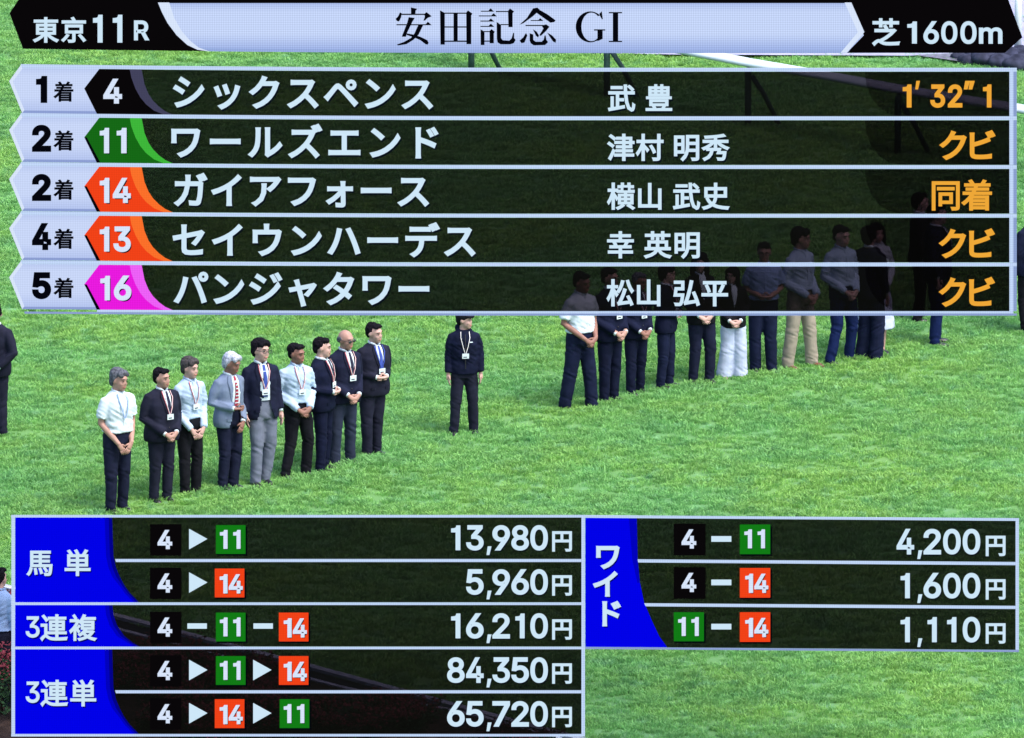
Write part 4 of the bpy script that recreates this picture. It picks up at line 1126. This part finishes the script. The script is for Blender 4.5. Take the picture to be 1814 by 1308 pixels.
person("woman in a black jacket and wide white trousers", 1297, 668, 475, 14, -40, 6, 1.0, SKIN, HAIR_K, "long", "jacket", C_BLK, "long", M_PANTS_PALE, arms="clasp", shoe=C_BEIGE, group=RIGHT, female=True, wide_legs=1.0)
person("bespectacled man in a sky blue short sleeved shirt and slate blue trousers", 1353, 658, 433, 10, -8, 6, 1.1, SKIN_M, HAIR_K, "short", "shirt", C_SKY, "short", C_DKBL, arms="belly", glasses=True, group=RIGHT, wide_legs=.2)
person("man in a loose pale shirt and beige trousers looking to the right", 1419, 650, 407, 48, 26, 4, .98, SKIN_M, HAIR_K, "full", "shirt", C_PALE, "long", C_BEIGE, shoe=C_SHOEB, arms="clasp", group=RIGHT, stance=-.04, wide_legs=.2, spread=.06)
person("young man in a pale blue shirt and navy trousers with a black belt", 1489, 641, 403, 34, 10, 8, .98, SKIN, HAIR_K, "short", "shirt", C_PALE, "long", C_BLUE, arms="clasp", group=RIGHT, stance=.06, spread=.08)
person("woman in a white blouse and long pale skirt half hidden behind a dark jacketed man", 1549, 625, 398, 20, 8, 4, 1.0, SKIN, HAIR_K, "long", "shirt", C_WHITE, "long", C_WHITE, arms="clasp", group=RIGHT, female=True, skirt=M_PANTS_PALE)
person("man in a navy jacket seen from behind, standing in front of the woman in white", 1541, 634, 404, 140, 10, 0, 1.0, SKIN, HAIR_K, "full", "jacket", C_NAVY2, "long", C_DKBL, arms="side", group=RIGHT, wide_legs=.5)
person("person in a dark top and bright blue trousers, alone beyond the right row", 1659, 609, 364, 78, 10, 4, 1.15, SKIN, HAIR_K, "short", "jacket", C_NAVY2, "long", C_BLUE, arms="side")
person("person in black clothes, farthest back, beside the one in blue trousers", 1629, 568, 345, 100, 8, 4, 1.0, SKIN, HAIR_K, "short", "jacket", C_BLK, "long", C_BLK, arms="side")
person("person in a dark navy suit cut off by the right edge of the picture", 1824, 588, 368, -150, 0, 4, 1.1, SKIN, HAIR_K, "short", "jacket", C_NAVY, "long", C_BLK, arms="side")

person("dark haired person in a light blue shirt at the lower left edge beside red flowers", 2, 1253, 1008, 150, 0, 4, 1.1, SKIN, HAIR_K, "short", "shirt", C_SKY, "long", C_INK, arms="side")

# ================================================================== RAILS, PATH, KERB, FLOWER BED
M_RAIL = cloth("rail_white", (0.46, 0.52, 0.56), 0.5, 0.04, 3, 0.02, 0.4)
M_POST = cloth("post_green", (0.012, 0.04, 0.035), 0.6, 0.25, 8, 0.1, 0.4)
M_CONC = cloth("kerb_concrete", (0.38, 0.40, 0.46), 0.9, 0.25, 12, 0.3)
M_DARK = cloth("channel_dark", (0.015, 0.015, 0.022), 0.9, 0.3, 12, 0.3)
M_SOIL = cloth("bed_soil", (0.035, 0.022, 0.018), 0.95, 0.5, 6, 0.6)
M_PATH = cloth("path_pale", (0.30, 0.30, 0.42), 0.9, 0.12, 4, 0.2)
M_GRAV = cloth("gravel_grey", (0.13, 0.13, 0.17), 0.95, 0.4, 10, 0.6)
M_ROCK = cloth("rock_dark_slate", (0.035, 0.038, 0.065), 0.9, 0.5, 7, 0.8)

# the running rail: a wide white beam on green posts with raking legs
RAIL_H = 0.80
base_px = [(560, 88), (835, 128), (1075, 172), (1325, 219), (1590, 270), (1860, 322)]
base_pts = [turf_point(*p) for p in base_px]
beam_px = [(1000, 47), (1130, 73), (1325, 111), (1484, 138), (1590, 158), (1795, 191), (1900, 208), (2000, 224)]
rr = empty("running_rail", "white running rail on dark green raking posts, crossing behind the upper boards", "rail", tuple(base_pts[3]))
inv = -base_pts[3]
beam = []
for p in beam_px:
    q = turf_point(p[0], p[1], RAIL_H + .04)
    beam.append(q + inv)
d_ = (beam[0] - beam[1]).normalized()
beam = [beam[0] + d_ * 8] + beam
# one oval beam, flatter than it is wide
V, F = [], []
N_ = 14
for k, p in enumerate(beam):
    d = (beam[min(k + 1, len(beam) - 1)] - beam[max(k - 1, 0)]); d.z = 0; d.normalize()
    side = Vector((d.y, -d.x, 0))
    for i in range(N_):
        t = 2 * math.pi * i / N_
        V.append(p + side * (0.15 * math.cos(t)) + Vector((0, 0, 0.055 * math.sin(t))))
for k in range(len(beam) - 1):
    for i in range(N_):
        a, a2 = k * N_ + i, k * N_ + (i + 1) % N_
        F.append((a, a2, a2 + N_, a + N_))
F.append(tuple(reversed(range(N_)))); F.append(tuple((len(beam) - 1) * N_ + i for i in range(N_)))
obj("rail_beam", V, F, M_RAIL, rr, True)
for p in base_pts:
    q = p + inv
    post = plain("post", [tube([q + Vector((0, 0, -.05)), q + Vector((0, 0, .3)), q + Vector((0, 0, RAIL_H - .06)), q + Vector((.01, 0.0, RAIL_H - .02))], [.046, .046, .046, .05], 12)], M_POST, rr)
    plain("raking_leg", [tube([q + Vector((.05, 0, RAIL_H - .12)), q + Vector((.22, 0, .42)), q + Vector((.44, 0.02, -.03))], [.036, .034, .034], 10)], M_POST, rr)
    plain("rail_bracket", [tube([q + Vector((0, 0, RAIL_H - .08)), q + Vector((.03, .12, RAIL_H + .01))], [.03, .03], 8)], M_POST, rr)

# pale path beyond the lawn at the top right
def ground_sheet(name, pix, z, mat, kind="structure"):
    pp = [turf_point(*p) for p in pix]
    v = [(p.x, p.y, z) for p in pp]
    o = obj(name, v, [tuple(range(len(v)))], mat)
    if o.data.polygons[0].normal.z < 0: o.data.flip_normals()
    return tag(o, kind=kind)
ground_sheet("path", [(1010, 93), (1060, 98), (1200, 100.5), (1740, 103), (1990, 106), (2100, -60), (1015, -60)], .03, M_PATH)
ground_sheet("gravel_strip", [(1620, 102), (1700, 113), (1790, 121), (1990, 126), (1990, 100), (1700, 98)], .036, M_GRAV)
# white post at the top right corner
wp = turf_point(1803, 96)
wr = empty("marker_post", "white round post at the top right corner on the pale path", "post", tuple(wp))
plain("shaft", [tube([(0, 0, 0), (0, 0, .5), (0, 0, 1.0)], [.055, .05, .048], 14)], M_RAIL, wr)
plain("cap", [ell((0, 0, 1.0), (.052, .052, .03))], M_RAIL, wr)
# dark stones
rk = [(1700, 106, .10), (1716, 112, .12), (1733, 105, .15), (1744, 114, .17), (1762, 107, .14), (1772, 118, .16), (1790, 110, .18), (1801, 121, .17), (1812, 112, .17), (1758, 100, .12), (1783, 101, .13), (1806, 101, .14)]
rl = ["smallest dark stone, left end of the stone heap", "low dark stone, second from the left of the heap", "dark stone behind the low left ones", "broad dark stone at the front of the heap, left half",
      "dark stone in the middle of the heap", "dark stone at the front of the heap, middle", "large dark stone behind the front right one", "large dark stone at the front right of the heap",
      "dark stone cut by the right edge of the picture", "small dark stone at the back of the heap, left", "small dark stone at the back of the heap, middle", "small dark stone at the back of the heap, right"]
for k, (a, b, r) in enumerate(rk):
    p = turf_point(a, b)
    v, f = ell((0, 0, 0), (r * 1.25, r * 1.1, r * .75), None, 18, 12)
    v = [q * (1 + .28 * noise.noise(q * (2.2 / r) * .5 + Vector((k * 7, 0, 0)))) for q in v]
    o = obj("rock", [q + Vector((0, 0, r * .45)) for q in v], f, M_ROCK, None, True)
    o.location = p
    tag(o, rl[k], "rock", "heap of dark stones at the top right")

# drainage channel between two pale kerbs along the near edge of the lawn
up_l = [turf_point(-260, 977), turf_point(205, 1099), turf_point(560, 1192), turf_point(956, 1299), turf_point(1250, 1378)]
lo_l = [turf_point(-260, 994), turf_point(212, 1122), turf_point(613, 1226), turf_point(860, 1278), turf_point(1150, 1360)]
def kerb(name, line, w, h):
    V, F = [], []
    for p in line:
        for dy, z in ((0, -.05), (0, h), (w, h), (w, -.05)): V.append((p.x, p.y + dy, z))
    for k in range(len(line) - 1):
        for i in range(4):
            a, a2 = k * 4 + i, k * 4 + (i + 1) % 4
            F.append((a, a2, a2 + 4, a + 4))
    o = obj(name, V, F, M_CONC)
    return tag(o, kind="structure")
kerb("kerb", up_l, .16, .05)
kerb("kerb", lo_l, .10, .04)
V = [(p.x, p.y + .01, .012) for p in up_l] + [(p.x, p.y + .09, .012) for p in lo_l]
F = [(i, i + 1, len(up_l) + i + 1, len(up_l) + i) for i in range(len(up_l) - 1)]
tag(obj("drainage_channel", V, F, M_DARK), kind="structure")
V = [(p.x, p.y, .02) for p in lo_l] + [(p.x, p.y - 12, .02) for p in lo_l]
tag(obj("flower_bed", V, [(i, len(lo_l) + i, len(lo_l) + i + 1, i + 1) for i in range(len(lo_l) - 1)], M_SOIL), kind="structure")
# flowers
M_PETAL = cloth("petal_red", (0.17, 0.03, 0.045), 0.6, 0.3, 30, 0)
M_LEAF = cloth("leaf_dark", (0.02, 0.05, 0.02), 0.6, 0.4, 20, 0)
def flower_clump(seed, n=34, r0=.2, h0=.28):
    rnd = random.Random(seed); v, f, mi = [], [], []
    for k in range(n * 3):
        a, r = rnd.uniform(0, 6.28), r0 * math.sqrt(rnd.random())
        flower = k % 3 == 0
        z = h0 * (rnd.uniform(.75, 1.05) if flower else rnd.uniform(.15, .85))
        s = rnd.uniform(.018, .032) if flower else rnd.uniform(.025, .05)
        c = Vector((r * math.cos(a), r * math.sin(a), z))
        rot = Euler((rnd.uniform(-1, 1), rnd.uniform(-1, 1), rnd.uniform(0, 6.28))).to_matrix()
        m = 5 if flower else 4
        b = len(v); v.append(c + rot @ Vector((0, 0, .008)))
        for i in range(m * 2):
            q = 3.14159 * i / m; rad = s * (1 if i % 2 == 0 else .55)
            v.append(c + rot @ Vector((rad * math.cos(q), rad * math.sin(q) * (1 if flower else .5), 0)))
        for i in range(m * 2): f.append((b, b + 1 + i, b + 1 + (i + 1) % (m * 2))); mi.append(0 if flower else 1)
    me = bpy.data.meshes.new("flower_clump"); me.from_pydata([tuple(p) for p in v], [], f)
    me.materials.append(M_PETAL); me.materials.append(M_LEAF)
    me.polygons.foreach_set("material_index", mi)
    return me
fl = [flower_clump(20 + k) for k in range(3)]
pts = []
rnd = random.Random(12)
for _ in range(1400):
    x = rnd.uniform(-8, 2)
    yl = lo_l[0].y + (x - lo_l[0].x) * (lo_l[-1].y - lo_l[0].y) / (lo_l[-1].x - lo_l[0].x)
    y = yl - rnd.uniform(.35, 4.5)
    if noise.noise((x * .7, y * .5, 5)) < -.05 or y < turf_point(907, 1335).y: continue
    pts.append((x, y, .015, rnd.uniform(0, 6.28), rnd.uniform(.5, 1.0), float(rnd.randrange(3))))
scatter("bedding_flowers", fl, pts, "dark red bedding flowers beyond the kerb at the lower left", "flowers")
# taller flowering shrubs in front of the person at the lower left edge
for k, (a, b, s, lab) in enumerate(((2, 1268, 1.0, "red flowering shrub at the lower left edge in front of the blue shirted person"), (30, 1274, .85, "smaller red flowering shrub mostly behind the lowest payout table"))):
    p = turf_point(a, b)
    r_ = empty("flowering_shrub", lab, "shrub", tuple(p), group="red flowering shrubs at the lower left")
    me = flower_clump(50 + k, 260, .42, .85)
    o = link_mesh("foliage", me, None, r_); o.scale = (s, s, s)
    plain("stem", [tube([(0, 0, -.03), (.01, 0, .25), (.03, .01, .55)], [.02, .016, .008], 8), tube([(0, 0, .1), (-.08, .02, .35), (-.14, 0, .55)], [.012, .010, .006], 8)], M_SOIL, r_)
